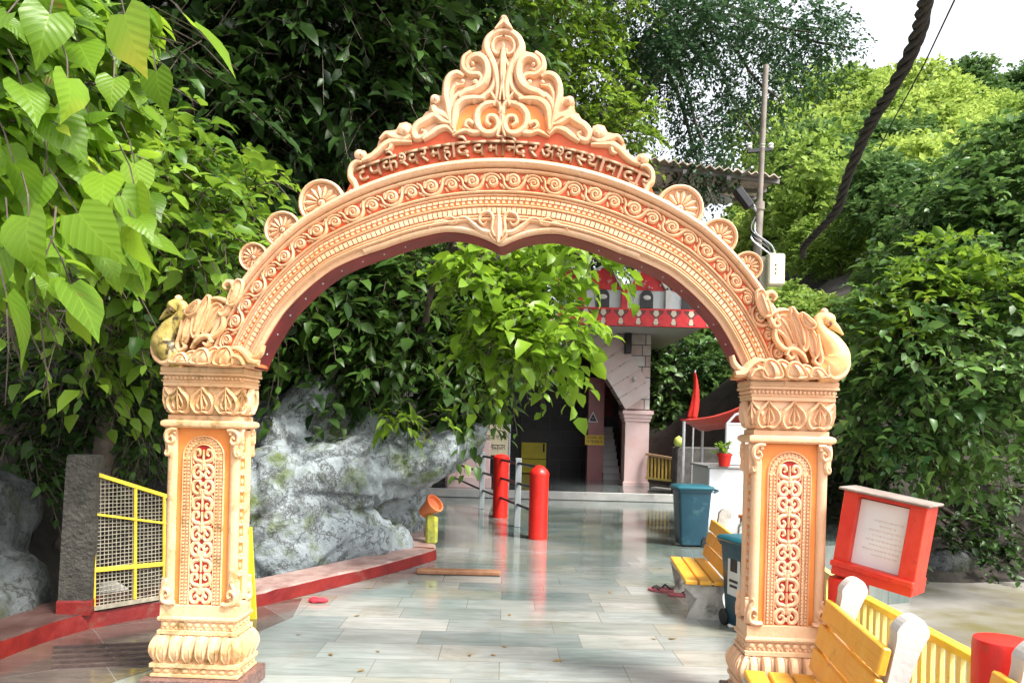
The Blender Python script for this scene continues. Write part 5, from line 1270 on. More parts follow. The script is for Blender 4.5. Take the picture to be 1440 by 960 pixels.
# red awning + flag
aw = empty('awning', (at(1000, 590, 12).x, 12, 2.0)); tag(aw, 'sloping red tarpaulin awning behind the right pillar', 'awning'); oo = Vector(aw.location)
m = MB(); P_ = [at(957, 591, 11.6), at(1075, 556, 11.4), at(1080, 585, 12.8), at(985, 606, 12.6)]
gr = 10; top = []
for j in range(gr + 1):
    for i in range(gr + 1):
        u, v = i / gr, j / gr; q = P_[0].lerp(P_[1], u).lerp(P_[3].lerp(P_[2], u), v); q = q + Vector((0, 0, -.10 * math.sin(u * math.pi) * (1 - .4 * v) + .02 * noise.noise(Vector((u * 6, v * 6, 1))))); m.v.append(tuple(q - oo)); 
for j in range(gr):
    for i in range(gr): a = j * (gr + 1) + i; m.f.append((a, a + 1, a + gr + 2, a + gr + 1))
sh = m.build('tarpaulin', REDTARP, aw, smooth='all'); md = sh.modifiers.new('t', 'SOLIDIFY'); md.thickness = .02
for i, (px, py, Y) in enumerate(((962, 592, 11.62), (1068, 562, 11.45), (988, 604, 12.55))):
    t = at(px, py, Y) - oo; m = MB(); m.tube([(t.x, t.y, -1.995), (t.x, t.y, t.z)], .025, 8); m.build('pole', GALV, aw)
fl_ = empty('red_flag', (at(974, 600, 13.2).x, 13.2, 0)); tag(fl_, 'furled red flag hanging on a slim pole by the awning', 'flag')
zt = at(974, 524, 13.2).z; z2 = at(974, 590, 13.2).z
m = MB(); m.tube([(0, 0, 0), (.02, 0, zt + .05)], .016, 8); m.build('pole', GALV, fl_)
m = MB(); rings = []
for i, t in enumerate(np.linspace(0, 1, 12)):
    z = zt + (z2 - zt) * t; w0 = .015 + .075 * t ** .8; cx0 = .01 + .02 * math.sin(t * 4)
    rings.append([(cx0 + w0 * math.cos(a) * (1 + .25 * math.sin(3 * a + t * 5)), .05 * math.sin(a) * (1 + .4 * math.cos(4 * a)) - .03, z) for a in np.linspace(0, 2 * math.pi, 17)[:-1]])
m.loft(rings); m.build('cloth', FLAGM, fl_, smooth='all')
# picket fence right of the temple column + white kerb
pf0, pf1 = at(908, 690, 19.0), at(949, 697, 18.1)
pk = empty('picket_fence', (pf0.x, pf0.y, .16)); tag(pk, 'low orange and yellow picket fence right of the temple column', 'fence'); oo = Vector(pk.location)
pz = lambda t, z: pf0.lerp(pf1, t) * Vector((1, 1, 0)) if False else Vector((pf0.x + (pf1.x - pf0.x) * t - oo.x, pf0.y + (pf1.y - pf0.y) * t - oo.y, z))
hgt_ = at(908, 638, 19.0).z - .16
m = MB(); m.bar(pz(0, hgt_), pz(1.0, hgt_ - .08), .08, .06); m.build('top_rail', mat('pale_orange_rail', (.70, .45, .25), .5), pk)
m = MB(); m.bar(pz(0, .22), pz(1, .22), .05, .05); m.build('bottom_rail', YELRAIL, pk)
for k in range(8): m = MB(); q = pz((k + .5) / 8, .58); m.box((q.x, q.y, .2 + (hgt_ - .25) / 2), (.045, .03, hgt_ - .3)); m.build('picket', mat('picket_yellow', (.62, .42, .08), .5, var=.2) if k == 0 else bpy.data.materials['picket_yellow'], pk)
m = MB(); q = pz(1.02, 0); m.box((q.x, q.y, hgt_ / 2 - .06), (.16, .16, hgt_ - .1), bev=.01); m.build('end_post', mat('orange_post', (.55, .16, .05), .5), pk)
wk = MB(); wk.bar((pf0.x + .15, pf0.y - .2, .07), (pf1.x + .9, pf1.y - .9, .07), .22, .20, bev=.01); tag(wk.build('white_kerb', WHITE), kind='structure')
dk = MB(); a = at(952, 690, 16.8); dk.box((a.x + .75, 17.2, .62), (1.5, .5, 1.25), bev=.03)
tag(dk.build('dark_wall', mat('dark_wall_stone', (.05, .045, .04), .8, scale=6, col2=(.12, .11, .10), bump=.5)), 'low dark stone wall between the picket fence and the awning', 'wall')
cz = MB(); p = at(955, 645, 16.9); cz.dome((p.x, 17.0, 1.25 + .11), .115, 16, 6, (1, 1, 1.05)); cz.dome((p.x, 17.0, 1.25 + .225), .025, 8, 3)
tag(cz.build('green_coconut', mat('coconut_green', (.50, .58, .12), .45, scale=4, var=.15), smooth='all'), 'pale green coconut resting on the low dark wall', 'coconut')
# slippers
def slipper(px, py, rz, matl, lab):
    p = gnd(px, py); r = empty('slipper', (p.x, p.y, .004), rz)
    out = catmull([(0, -.13), (.035, -.11), (.036, -.03), (.048, .06), (.03, .125), (-.01, .135), (-.042, .08), (-.036, -.03), (-.034, -.11)], 4, True)
    m = MB(); m.prism([tuple(q) for q in out], lambda x, z, h: (x, z, h), 0, .022); m.build('sole', matl, r)
    m = MB(); m.tube([(-.042, .01, .02), (-.02, .06, .055), (.0, .095, .025)], .008, 6); m.tube([(.044, .02, .02), (.02, .06, .055), (.0, .095, .025)], .008, 6); m.build('strap', RUBD if matl is RUBP else RUBP, r)
    tag(r, lab, 'slipper', 'slippers left on the floor by the bench')
slipper(930, 832, R(60), RUBP, 'pink slipper lying furthest left on the wet floor')
slipper(944, 830, R(85), RUBP, 'pink slipper lying beside the leftmost one')
slipper(962, 829, R(-75), RUBD, 'dark slipper with pink straps close to the bench')
slipper(958, 838, R(-95), RUBP, 'pink slipper nearest the gate, below the dark one')
slipper(973, 826, R(20), RUBD, 'dark slipper half tucked under the bench')
cl = MB(); p = gnd(446, 848); cl.dome((p.x, p.y + .03, .02), .075, 9, 3, (1.2, .6, .35))
for i, v in enumerate(cl.v): cl.v[i] = tuple(Vector(v) + noise.noise_vector(Vector(v) * 16) * .018)
tag(cl.build('red_rag', mat('rag_red', (.50, .03, .05), .8, scale=20, var=.3)), 'small crumpled red rag on the floor against the kerb', 'rag')
# ---------------------------------------------------------------- pole, awning roof, cables
ep = empty('utility_pole', (at(1063, 420, 11).x, 11, 0)); tag(ep, 'tall thin metal utility pole with crossarm, floodlight and beige meter box', 'utility pole'); ox = ep.location.x
top = at(1077, 92, 11); l = lambda px, py: Vector((at(px, py, 11).x - ox, 0, at(px, py, 11).z))
m = MB(); tz = top.z; m.tube([(.03, 0, 0), l(1064, 370), l(1068, 290)], .062, 12); m.tube([l(1068, 292), l(1077, 92)], .042, 12); m.lathe([(.075, -.06), (.075, .06)], l(1068, 290), 12); m.build('pole', mat('rusty_pole', (.16, .13, .105), .6, scale=6, col2=(.28, .25, .21), stain=(.22, .05, .03), stain_scale=3), ep, smooth=True)
m = MB(); m.bar(l(1051, 213), l(1086, 210), .05, .05); ca = m.build('crossarm', BLKM, ep)
m = MB()
for px in (1054, 1072, 1084): q = l(px, 206); m.lathe([(.03, -.04), (.045, -.02), (.03, 0), (.045, .02), (.025, .05)], q, 10)
m.build('insulator_row', WHITE, ca, smooth=True)
m = MB(); q = l(1086, 382); m.box((q.x + .0, -.10, q.z), (.24, .20, .46), bev=.02); mb_ = m.build('meter_box', METER, ep)
m = MB(); [m.dome((q.x - .02, -.205, q.z + dz), .012, 6, 2) for dz in (-.06, 0, .06)]; m.build('indicator_row', BLKM, mb_)
m = MB(); q = l(1072, 386); m.box((q.x - .02, -.02, q.z), (.12, .16, .50), bev=.01); m.build('back_box', mat('olive_box', (.20, .19, .13), .6), ep)
m = MB(); a, b_ = l(1066, 300), l(1036, 282); m.tube([a, (a + b_) / 2 + Vector((0, -.1, .05)), b_ + Vector((0, -.2, 0))], .02, 8); m.build('bracket', GALV, ep)
m = MB(); q = l(1037, 287); m.box((q.x, -.28, q.z), (.12, .16, .34), Matrix.Rotation(R(-38), 3, 'Y'), bev=.02); f_ = m.build('floodlight', BLKM, ep)
m = MB(); m.box((q.x + .068, -.28, q.z - .02), (.012, .13, .29), Matrix.Rotation(R(-38), 3, 'Y')); m.build('lens', mat('lamp_glass', (.55, .60, .62), .15), f_)
rw = random.Random(4)
for k in range(4):
    m = MB(); pts = [l(1066 + rw.uniform(-3, 3), 300 + 8 * k), l(1060 + rw.uniform(-8, 12), 325 + k * 4) + Vector((0, -.08, 0)), l(1072 + rw.uniform(-4, 10), 345 + k * 3) + Vector((0, -.12, 0)), l(1084 + rw.uniform(-3, 6), 366) + Vector((0, -.1, 0))]
    m.tube(catmull(pts, 5), .012, 6); m.build('loose_wire', GALV if k % 2 else BLKM, ep, smooth=True)
# sheet roof
rf = empty('sheet_roof', (at(1000, 260, 15).x, 15, 6.3)); tag(rf, 'weathered sheet metal canopy roof seen from below, behind the utility pole', 'roof'); oo = Vector(rf.location)
P_ = [at(905, 222, 13.0), at(1098, 249, 13.2), at(1062, 275, 17.0), at(880, 292, 17.5)]
m = MB(); rings = []; nn_ = 60
for i in range(nn_ + 1):
    u = i / nn_; a = P_[0].lerp(P_[1], u) - oo; b_ = P_[3].lerp(P_[2], u) - oo; dz = .03 * math.sin(i * math.pi / 2)
    rings.append([a + Vector((0, 0, dz)), b_ + Vector((0, 0, dz)), b_ + Vector((0, 0, dz + .02)), a + Vector((0, 0, dz + .02))])
m.loft(rings); m.build('corrugated_sheet', ROOF, rf)
for v in (.05, .5, .95):
    m = MB(); a = P_[0].lerp(P_[3], v) - oo; b_ = P_[1].lerp(P_[2], v) - oo; m.bar(a + Vector((0, 0, -.07)), b_ + Vector((0, 0, -.07)), .06, .08); m.build('purlin', mat('purlin_steel', (.20, .19, .18), .5) if v < .1 else bpy.data.materials['purlin_steel'], rf)
for u in (.30, .62):
    m = MB(); a = P_[0].lerp(P_[1], u) - oo; b_ = P_[3].lerp(P_[2], u) - oo; m.bar(a + Vector((0, 0, -.14)), b_ + Vector((0, 0, -.14)), .07, .07); m.build('rafter', bpy.data.materials['purlin_steel'], rf)
m = MB(); a = at(1058, 235, 12.9) - oo; b_ = at(985, 290, 15) - oo; m.tube([a, b_], .022, 8); m.build('strut', GALV, rf)
for px, py, Y in ():
    m = MB(); q = at(px, py, Y) - oo; m.tube([(q.x, q.y, -oo.z - .3), (q.x, q.y, q.z)], .06, 10); m.build('post', GALV, rf)
lb = MB(); q = at(1000, 277, 14.2); lb.box(q, (.75, .3, .10), Matrix.Rotation(R(12), 3, 'Y'), bev=.02); lb.tube([q + Vector((0, 0, .04)), q + Vector((0, .1, .6))], .02, 6)
tag(lb.build('hanging_light', mat('light_case', (.55, .58, .60), .4)), 'flat grey light panel hanging below the sheet metal roof', 'light')
# twisted cable
pts = catmull([at(1318, -60, 3.6), at(1303, 0, 4.0), at(1286, 60, 4.4), at(1252, 130, 5.0), at(1218, 185, 5.6), at(1192, 248, 6.4), at(1177, 295, 7.2), at(1150, 325, 8.2), at(1131, 346, 9.0), at(1129, 362, 9.4)], 14)
cb_ = empty('twisted_cable', at(1303, 0, 4.0)); tag(cb_, 'thick black twisted cable hanging down from the sky at upper right', 'cable'); oo = Vector(cb_.location)
n = len(pts)
for k in range(4):
    m = MB(); pp2 = []
    for i, p in enumerate(pts):
        p = Vector(p); t = Vector(pts[min(i + 1, n - 1)] - pts[max(i - 1, 0)]).normalized(); x = t.cross(Vector((0, 1, 0))).normalized(); y = t.cross(x); a = i * .42 + k * math.pi / 2
        rr = .026 * (1 + .18 * math.sin(i * .23 + k)) * (1 if i < n - 14 else 1 - .5 * (i - n + 14) / 14); pp2.append(p + (x * math.cos(a) + y * math.sin(a)) * rr - oo)
    m.tube(pp2, .019, 7); m.build('strand', CABLE, cb_, smooth=True)
tw = MB(); tw.tube([at(1352, -20, 5), at(1300, 90, 6.5), at(1256, 170, 8), at(1236, 210, 9)], .007, 6)
tag(tw.build('thin_wire', CABLE), 'thin dark wire beside the thick twisted cable', 'wire')
for k, (a, b_) in enumerate((((1072, 206, 11), (1190, -40, 5)), ((1054, 206, 11), (905, 262, 14)))):
    pass
# ---------------------------------------------------------------- foliage
TEMPL = {
 'leaf': (np.array([(0, 0, 0), (.35, 0, .03), (.7, 0, .0), (1, 0, -.10), (.30, .46, .10), (.68, .34, .05), (.30, -.46, .10), (.68, -.34, .05)]),
          np.array([(0, 1, 4), (1, 5, 4), (1, 2, 5), (2, 3, 5), (0, 6, 1), (1, 6, 7), (1, 7, 2), (2, 7, 3)])),
 'card': (np.array([(0, 0, 0), (.45, .5, .10), (1, 0, -.06), (.45, -.5, .10)]), np.array([(0, 2, 1), (0, 3, 2)])),
 'heart': (np.array([(0, 0, 0), (.28, 0, .03), (.55, 0, .02), (.80, 0, -.05), (1.06, 0, -.16), (-.10, .26, .05), (.06, .46, .07), (.30, .52, .06), (.56, .40, .02), (.80, .16, -.06),
            (-.10, -.26, .05), (.06, -.46, .07), (.30, -.52, .06), (.56, -.40, .02), (.80, -.16, -.06)]),
           np.array([(0, 6, 5), (0, 1, 6), (1, 7, 6), (1, 2, 7), (2, 8, 7), (2, 3, 8), (3, 9, 8), (3, 4, 9), (0, 10, 11), (0, 11, 1), (1, 11, 12), (1, 12, 2), (2, 12, 13), (2, 13, 3), (3, 13, 14), (3, 14, 4)])),
}
def unit(a): return a / np.maximum(1e-9, np.linalg.norm(a, axis=1))[:, None]
def leaves(name, P, D, N, L, W, templ, matl, parent=None, rng=None, smooth=False):
    T, F = TEMPL[templ]; n = len(P); D = unit(D); S = unit(np.cross(D, N)); N = np.cross(S, D)
    curl = (rng.uniform(.4, 2.2, n) if rng is not None else np.ones(n))
    V = (P[:, None, :] + (L[:, None] * T[None, :, 0])[:, :, None] * D[:, None, :] + (W[:, None] * T[None, :, 1])[:, :, None] * S[:, None, :]
         + ((L * curl)[:, None] * T[None, :, 2])[:, :, None] * N[:, None, :])
    k = len(T); Fa = (F[None] + (np.arange(n) * k)[:, None, None]).reshape(-1, 3)
    me = bpy.data.meshes.new(name); me.vertices.add(n * k); me.vertices.foreach_set('co', V.reshape(-1).astype(np.float32))
    m = len(Fa); me.loops.add(m * 3); me.loops.foreach_set('vertex_index', Fa.reshape(-1).astype(np.int32)); me.polygons.add(m)
    me.polygons.foreach_set('loop_start', (np.arange(m) * 3).astype(np.int32)); me.polygons.foreach_set('loop_total', np.full(m, 3, np.int32))
    if smooth: me.polygons.foreach_set('use_smooth', np.ones(m, bool))
    me.update(calc_edges=True); me.materials.append(matl)
    if templ == 'heart':
        at_ = me.attributes.new('leaf_uv', 'FLOAT_VECTOR', 'POINT'); at_.data.foreach_set('vector', np.tile(T * np.array([1, 1, 0]), (n, 1)).reshape(-1).astype(np.float32))
    o = bpy.data.objects.new(name, me); COL.objects.link(o)
    if parent is not None: o.parent = parent
    return o
def sticks(name, A, B, r0, r1, matl, parent=None):
    n = len(A); d = unit(B - A); ref = np.where(np.abs(d[:, 2:3]) < .9, np.array([[0, 0, 1.]]), np.array([[1., 0, 0]])); x = unit(np.cross(d, ref)); y = np.cross(d, x)
    r0 = np.broadcast_to(r0, (n,)); r1 = np.broadcast_to(r1, (n,)); V = np.zeros((n, 6, 3))
    for k in range(3):
        a = 2 * math.pi * k / 3; q = x * math.cos(a) + y * math.sin(a); V[:, k] = A + q * r0[:, None]; V[:, 3 + k] = B + q * r1[:, None]
    F = np.array([(0, 1, 4), (0, 4, 3), (1, 2, 5), (1, 5, 4), (2, 0, 3), (2, 3, 5)]); Fa = (F[None] + (np.arange(n) * 6)[:, None, None]).reshape(-1, 3)
    me = bpy.data.meshes.new(name); me.from_pydata(V.reshape(-1, 3).tolist(), [], Fa.tolist()); me.materials.append(matl)
    o = bpy.data.objects.new(name, me); COL.objects.link(o)
    if parent is not None: o.parent = parent
    return o
def ellipsoid_pts(rng, lobes, n, shell=.55):
    lobes = [(np.array(c, float), np.array(r, float)) for c, r in lobes]
    vol = np.array([np.prod(r) ** .67 for _, r in lobes]); idx = rng.choice(len(lobes), n, p=vol / vol.sum())
    u = unit(rng.normal(size=(n, 3))); q = rng.uniform(shell ** 3, 1, n) ** (1 / 3)
    C = np.array([lobes[i][0] for i in idx]); Rr = np.array([lobes[i][1] for i in idx])
    return C + u * q[:, None] * Rr, u
def twig_leaves(rng, B, Dr, length, K, L, droop=.5, spread=.9, hang=.35, up=1.0):
    """leaves set alternately along drooping twigs; returns leaf arrays and twig segments"""
    n = len(B); Dr = unit(Dr); length = np.broadcast_to(length, (n,)) * rng.uniform(.7, 1.25, n)
    side = unit(np.cross(Dr, np.array([[0, 0, 1.]]) + rng.normal(size=(n, 3)) * .25))
    t = np.linspace(.15, 1, K)[None, :] * np.ones((n, 1)) + rng.uniform(-.04, .04, (n, K))
    def pos(t): return B[:, None, :] + Dr[:, None, :] * (length[:, None] * t)[:, :, None] + np.array([0, 0, -1.])[None, None] * (droop * length[:, None] * t ** 2)[:, :, None]
    P = pos(t); sg = np.where(np.arange(K) % 2 == 0, 1., -1.)[None, :, None]
    D = Dr[:, None, :] * .8 + side[:, None, :] * sg * spread + np.array([0, 0, -hang])[None, None] + rng.normal(size=(n, K, 3)) * .28
    N = np.array([0, 0, up])[None, None] + rng.normal(size=(n, K, 3)) * .45
    l = L * np.clip(rng.lognormal(-.12, .34, (n, K)), .35, 1.7); segs_a = pos(np.zeros((n, 1)))[:, 0]; segs_m = pos(np.full((n, 1), .5))[:, 0]; segs_b = pos(np.ones((n, 1)))[:, 0]
    return P.reshape(-1, 3), D.reshape(-1, 3), N.reshape(-1, 3), l.reshape(-1), (np.concatenate([segs_a, segs_m]), np.concatenate([segs_m, segs_b]))
def branchy(mb, base, lobes, r0, rng, trunk_top):
    base = Vector(base); tt = Vector(trunk_top); mid = base.lerp(tt, .5) + Vector((rng.uniform(-.2, .2), rng.uniform(-.2, .2), 0))
    mb.tube(catmull([base, base.lerp(mid, .5) + Vector((.05, 0, 0)), mid, tt], 5), np.interp(np.linspace(0, 1, 16), [0, .12, 1], [r0 * 1.35, r0, r0 * .6]), 10)
    for c, r in lobes:
        c = Vector(c); m = tt.lerp(c, .55) + Vector((rng.uniform(-.3, .3), rng.uniform(-.3, .3), .15 * (c - tt).length))
        pts = catmull([tt.lerp(base, .15), m, c, c + (c - m) * .25], 5); mb.tube(pts, np.linspace(r0 * .5, r0 * .08, len(pts)), 7)
def tree(name, label, cat, base, trunk_top, lobes, r0, ntw, K, L, wid, matl, templ='card', droop=.5, tw=.5, shell=.5, seed=0, group=None, hang=.35, out=.7, updir=.35, rel=True, smooth=False, twigs=True):
    rng = np.random.default_rng(seed); root = empty(name, base); tag(root, label, cat, group); b0 = np.array(base, float)
    lobes = [(np.array(c, float) - b0, r) for c, r in lobes]
    m = MB(); branchy(m, (0, 0, 0), lobes, r0, random.Random(seed), Vector(trunk_top) - Vector(base)); m.build('trunk', BARK, root, smooth='all')
    B, u = ellipsoid_pts(rng, lobes, ntw, shell); Dr = u * out + rng.normal(size=u.shape) * .5 + np.array([0, 0, updir])
    P, D, N, l, (sa, sb) = twig_leaves(rng, B, Dr, tw, K, L, droop, .9, hang)
    leaves('crown', P, D, N, l, l * wid, templ, matl, root, rng, smooth)
    if twigs: sticks('twigs', sa, sb, .006 * tw / .5, .003, BARK, root)
    return root

LF_BIG = leafmat('bright_big_leaf', (.05, .13, .01), (.20, .35, .025), .45, .36, .9, (.42, .46, .05), True)
LF_MID = leafmat('mid_green_leaf', (.04, .11, .012), (.20, .33, .03), .38, .40, .8, (.26, .30, .05))
LF_DARK = leafmat('dark_glossy_leaf', (.004, .015, .004), (.05, .115, .02), .25, .40, .7, (.12, .16, .06))
LF_CREEP = leafmat('creeper_leaf', (.010, .035, .008), (.075, .15, .025), .3, .40, 1.1, (.16, .24, .04))
LF_FINE = leafmat('fine_dark_leaf', (.014, .045, .022), (.055, .12, .045), .3, .45, .6)
LF_HILL1 = leafmat('hill_leaf_yellow_green', (.17, .27, .05), (.38, .50, .12), .35, .55, .25, (.30, .34, .08))
LF_HILL2 = leafmat('hill_leaf_green', (.12, .22, .035), (.29, .41, .09), .3, .55, .3)
LF_HILL3 = leafmat('hill_leaf_blue_green', (.05, .12, .035), (.14, .24, .07), .28, .5, .3)
LF_SHRUB = leafmat('shrub_leaf', (.022, .07, .02), (.14, .26, .06), .3, .36, .7, (.18, .26, .06))
def W(px, py, Y): return tuple(at(px, py, Y))

# big-leaved tree at the near left, reaching in from outside the frame
def hero_leaves():
    rng = np.random.default_rng(11)
    root = empty('big_leaf_tree', (-3.6, 2.2, -.5)); tag(root, 'bright green tree with large heart shaped leaves filling the upper left edge', 'tree'); b0 = np.array((-3.6, 2.2, -.5))
    m = MB(); tip = [W(-60, 200, 3.0), W(90, 150, 3.2), W(200, 60, 3.4)]
    m.tube(catmull([(0, 0, 0), (.1, .1, 1.6), tuple(np.array(W(-160, 300, 2.8)) - b0)], 6), np.linspace(.13, .05, 13), 10)
    ends = [(-20, 30, 2.6), (110, 20, 2.9), (200, 20, 3.2), (20, 170, 2.5), (120, 260, 2.7), (170, 250, 3.6), (10, 380, 2.5), (130, 310, 3.2), (60, 60, 2.8), (10, 430, 3.0), (150, 160, 3.4)]
    B = []; Dr = []; st = np.array(W(-160, 300, 2.8)) - b0; big = []
    for e in ends:
        q = np.array(W(*e)) - b0; pts = catmull([st, st * .5 + q * .5 + np.array((0, 0, .18)), q], 6); m.tube(pts, np.linspace(.022, .005, len(pts)), 6)
        for t in range(3, len(pts)): B.append(pts[t]); Dr.append(pts[t] - pts[t - 1])
    m.build('trunk', BARK, root, smooth='all')
    B = np.repeat(np.array(B), 3, 0); Dr = unit(np.repeat(np.array(Dr), 3, 0)) + rng.normal(size=B.shape) * .6
    P, D, N, l, (sa, sb) = twig_leaves(rng, B + rng.normal(size=B.shape) * .06, Dr, .30, 6, .10, .5, .8, .75, .9)
    Pw = P + b0; pxs = 720 + FPX * Pw[:, 0] / Pw[:, 1]; pys = 600 - FPX * (Pw[:, 2] - 1.6) / Pw[:, 1]; keep = (pxs < 205) & (pys < 440 - np.maximum(0, pxs - 60) * .35); P, D, N, l = P[keep], D[keep], N[keep], l[keep]
    N += np.array([.12, -.55, 0]); leaves('crown', P, D, N, l, l * .86, 'heart', LF_BIG, root, rng, True)
    sticks('twigs', sa, sb, .004, .002, BARK, root)
    hx = [(40, 305, 2.2, .20), (110, 300, 2.25, .19), (30, 120, 2.3, .15), (95, 110, 2.35, .15), (175, 20, 2.3, .21), (270, 35, 2.3, .19), (10, 415, 2.1, .20), (60, 370, 2.2, .14), (100, 400, 2.3, .19), (190, 265, 2.5, .15), (70, 160, 2.4, .18), (185, 320, 2.7, .17), (10, 20, 2.2, .16), (110, 60, 2.5, .17), (5, 350, 2.2, .16), (140, 360, 2.6, .12), (190, 230, 2.6, .13), (60, 250, 2.4, .14), (130, 180, 2.6, .15), (20, 230, 2.3, .16), (220, 100, 2.7, .15), (160, 110, 2.7, .13), (70, 20, 2.3, .17), (140, 250, 2.6, .15), (110, 430, 2.8, .15)]
    P = np.array([W(x, y, Y) for x, y, Y, _ in hx]) - b0; n = len(P)
    D = np.array([[.25, -.1, -1.]]) + rng.normal(size=(n, 3)) * .35; D[5] = (.9, .1, -.75); D[4] = (.3, -.1, -.8)
    N = np.array([[.1, -.8, .62]]) + rng.normal(size=(n, 3)) * .38; l = np.array([h[3] for h in hx])
    leaves('large_leaves', P, D, N, l, l * .84, 'heart', LF_BIG, root, rng, True)
    up_ = unit(-D * .8 + np.array([[-.2, .3, .5]])); M1 = P + up_ * .09; sticks('stalks', np.concatenate([P, M1]), np.concatenate([M1, M1 + unit(up_ + np.array([[-.5, .4, .3]])) * .12]), .0026, .0035, BARK, root)
hero_leaves()

# dark overhanging tree, upper left to centre
tree('dark_hanging_tree', 'tall dark tree with hanging glossy leaves rising over the left side of the gate', 'tree', (-4.3, 9.2, .5), W(330, 180, 10), [
    (W(300, 60, 8.6), (1.3, 1.2, 1.0)), (W(440, 80, 9.2), (1.2, 1.2, 1.2)), (W(560, 60, 9.8), (1.3, 1.2, 1.0)), (W(330, 230, 8.8), (1.0, 1.1, 1.0)), (W(480, 200, 9.5), (1.0, 1.0, 1.0)), (W(640, 60, 10.5), (1.3, 1.2, 1.0)),
    (W(240, 180, 8), (1.0, 1.0, 1.2)), (W(600, 130, 10.4), (1.0, 1., .9)), (W(420, 0, 9), (1.8, 1.4, .9)), (W(200, 330, 8), (.9, .9, 1.1)), (W(300, -260, 8), (2.0, 1.8, 1.0)), (W(560, -240, 9), (2.2, 1.8, 1.0)), (W(60, -200, 7.5), (1.8, 1.6, .9))], .22, 3000, 7, .21, .5, LF_DARK, 'leaf', .7, .55, .45, 21, hang=.6, out=.6, updir=.15)  # last three lobes added out of view overhead, to shade the left and back
tree('leafy_left_tree', 'mid green leafy tree behind the left peacock and the large leaves', 'tree', (-3.9, 6.6, .4), W(160, 480, 7), [
    (W(250, 330, 5.7), (.55, .6, .55)), (W(310, 300, 6.2), (.5, .6, .5)), (W(180, 300, 5.4), (.6, .6, .6)), (W(250, 250, 6), (.6, .6, .5)), (W(120, 420, 5.8), (.6, .6, .5)), (W(200, 400, 6), (.55, .5, .45)), (W(150, 200, 5.8), (.7, .7, .6))], .12, 620, 7, .135, .6, LF_MID, 'leaf', .7, .42, .4, 22, hang=.6, out=.6)
tree('dark_understorey_shrub', 'dark shrub hanging over the rocks left of the left pillar', 'shrub', (-4.0, 7.6, .8), W(150, 600, 7.8), [
    (W(60, 580, 6.8), (.7, .6, .5)), (W(180, 560, 7.0), (.8, .6, .45)), (W(130, 510, 7.0), (.8, .6, .4)), (W(200, 480, 7.2), (.6, .5, .5)), (W(20, 620, 6.6), (.5, .5, .4)), (W(210, 610, 7.2), (.45, .5, .35))], .09, 620, 7, .11, .5, LF_DARK, 'leaf', .8, .4, .4, 23, hang=.6)
tree('hanging_creeper', 'dark leafy creeper hanging under the left half of the arch above the boulder', 'creeper', (-2.9, 9.9, 2.0), W(420, 430, 9.9), [
    (W(440, 400, 8.8), (.55, .6, .6)), (W(520, 420, 9.0), (.6, .6, .7)), (W(590, 400, 9.2), (.6, .6, .7)), (W(480, 490, 8.9), (.5, .5, .45)), (W(560, 500, 9.0), (.5, .5, .5)), (W(640, 470, 9.4), (.6, .5, .7)), (W(690, 480, 9.6), (.55, .5, .6)), (W(650, 560, 9.4), (.45, .4, .3)), (W(520, 545, 8.9), (.3, .3, .25)), (W(395, 470, 8.6), (.35, .4, .6)), (W(700, 400, 9.6), (.7, .5, .5))],
    .10, 1150, 7, .17, .58, LF_CREEP, 'leaf', .7, .42, .35, 24, hang=.6, out=.6, updir=.1)
# bright branch hanging through the opening
tree('bright_hanging_branch', 'bright yellow green leafy branch hanging through the middle of the arch', 'tree', (-1.2, 8.9, 2.6), W(640, 330, 7.6), [
    (W(690, 360, 7.0), (.30, .4, .20)), (W(750, 350, 7.1), (.35, .4, .16)), (W(820, 360, 7.3), (.40, .4, .14)), (W(700, 420, 7.0), (.30, .4, .25)), (W(750, 440, 7.0), (.38, .4, .3)), (W(785, 465, 7.0), (.28, .4, .22)), (W(735, 490, 7.0), (.26, .4, .18)), (W(765, 515, 7.0), (.18, .3, .10)), (W(690, 490, 7.1), (.22, .3, .2)), (W(660, 380, 7.0), (.2, .3, .2))],
    .045, 330, 6, .14, .68, LF_BIG, 'leaf', .8, .30, .3, 25, hang=.7, out=.6, smooth=True)
tree('broad_leaf_sprig', 'sprig of pointed bright leaves drooping over the top of the boulder', 'plant', W(600, 615, 8.9), W(575, 590, 8.7), [(W(570, 590, 8.55), (.16, .15, .08)), (W(545, 580, 8.5), (.10, .1, .06)), (W(610, 585, 8.6), (.10, .1, .05))], .015, 16, 5, .17, .36, LF_BIG, 'leaf', .9, .2, .3, 26, hang=.8, smooth=True)

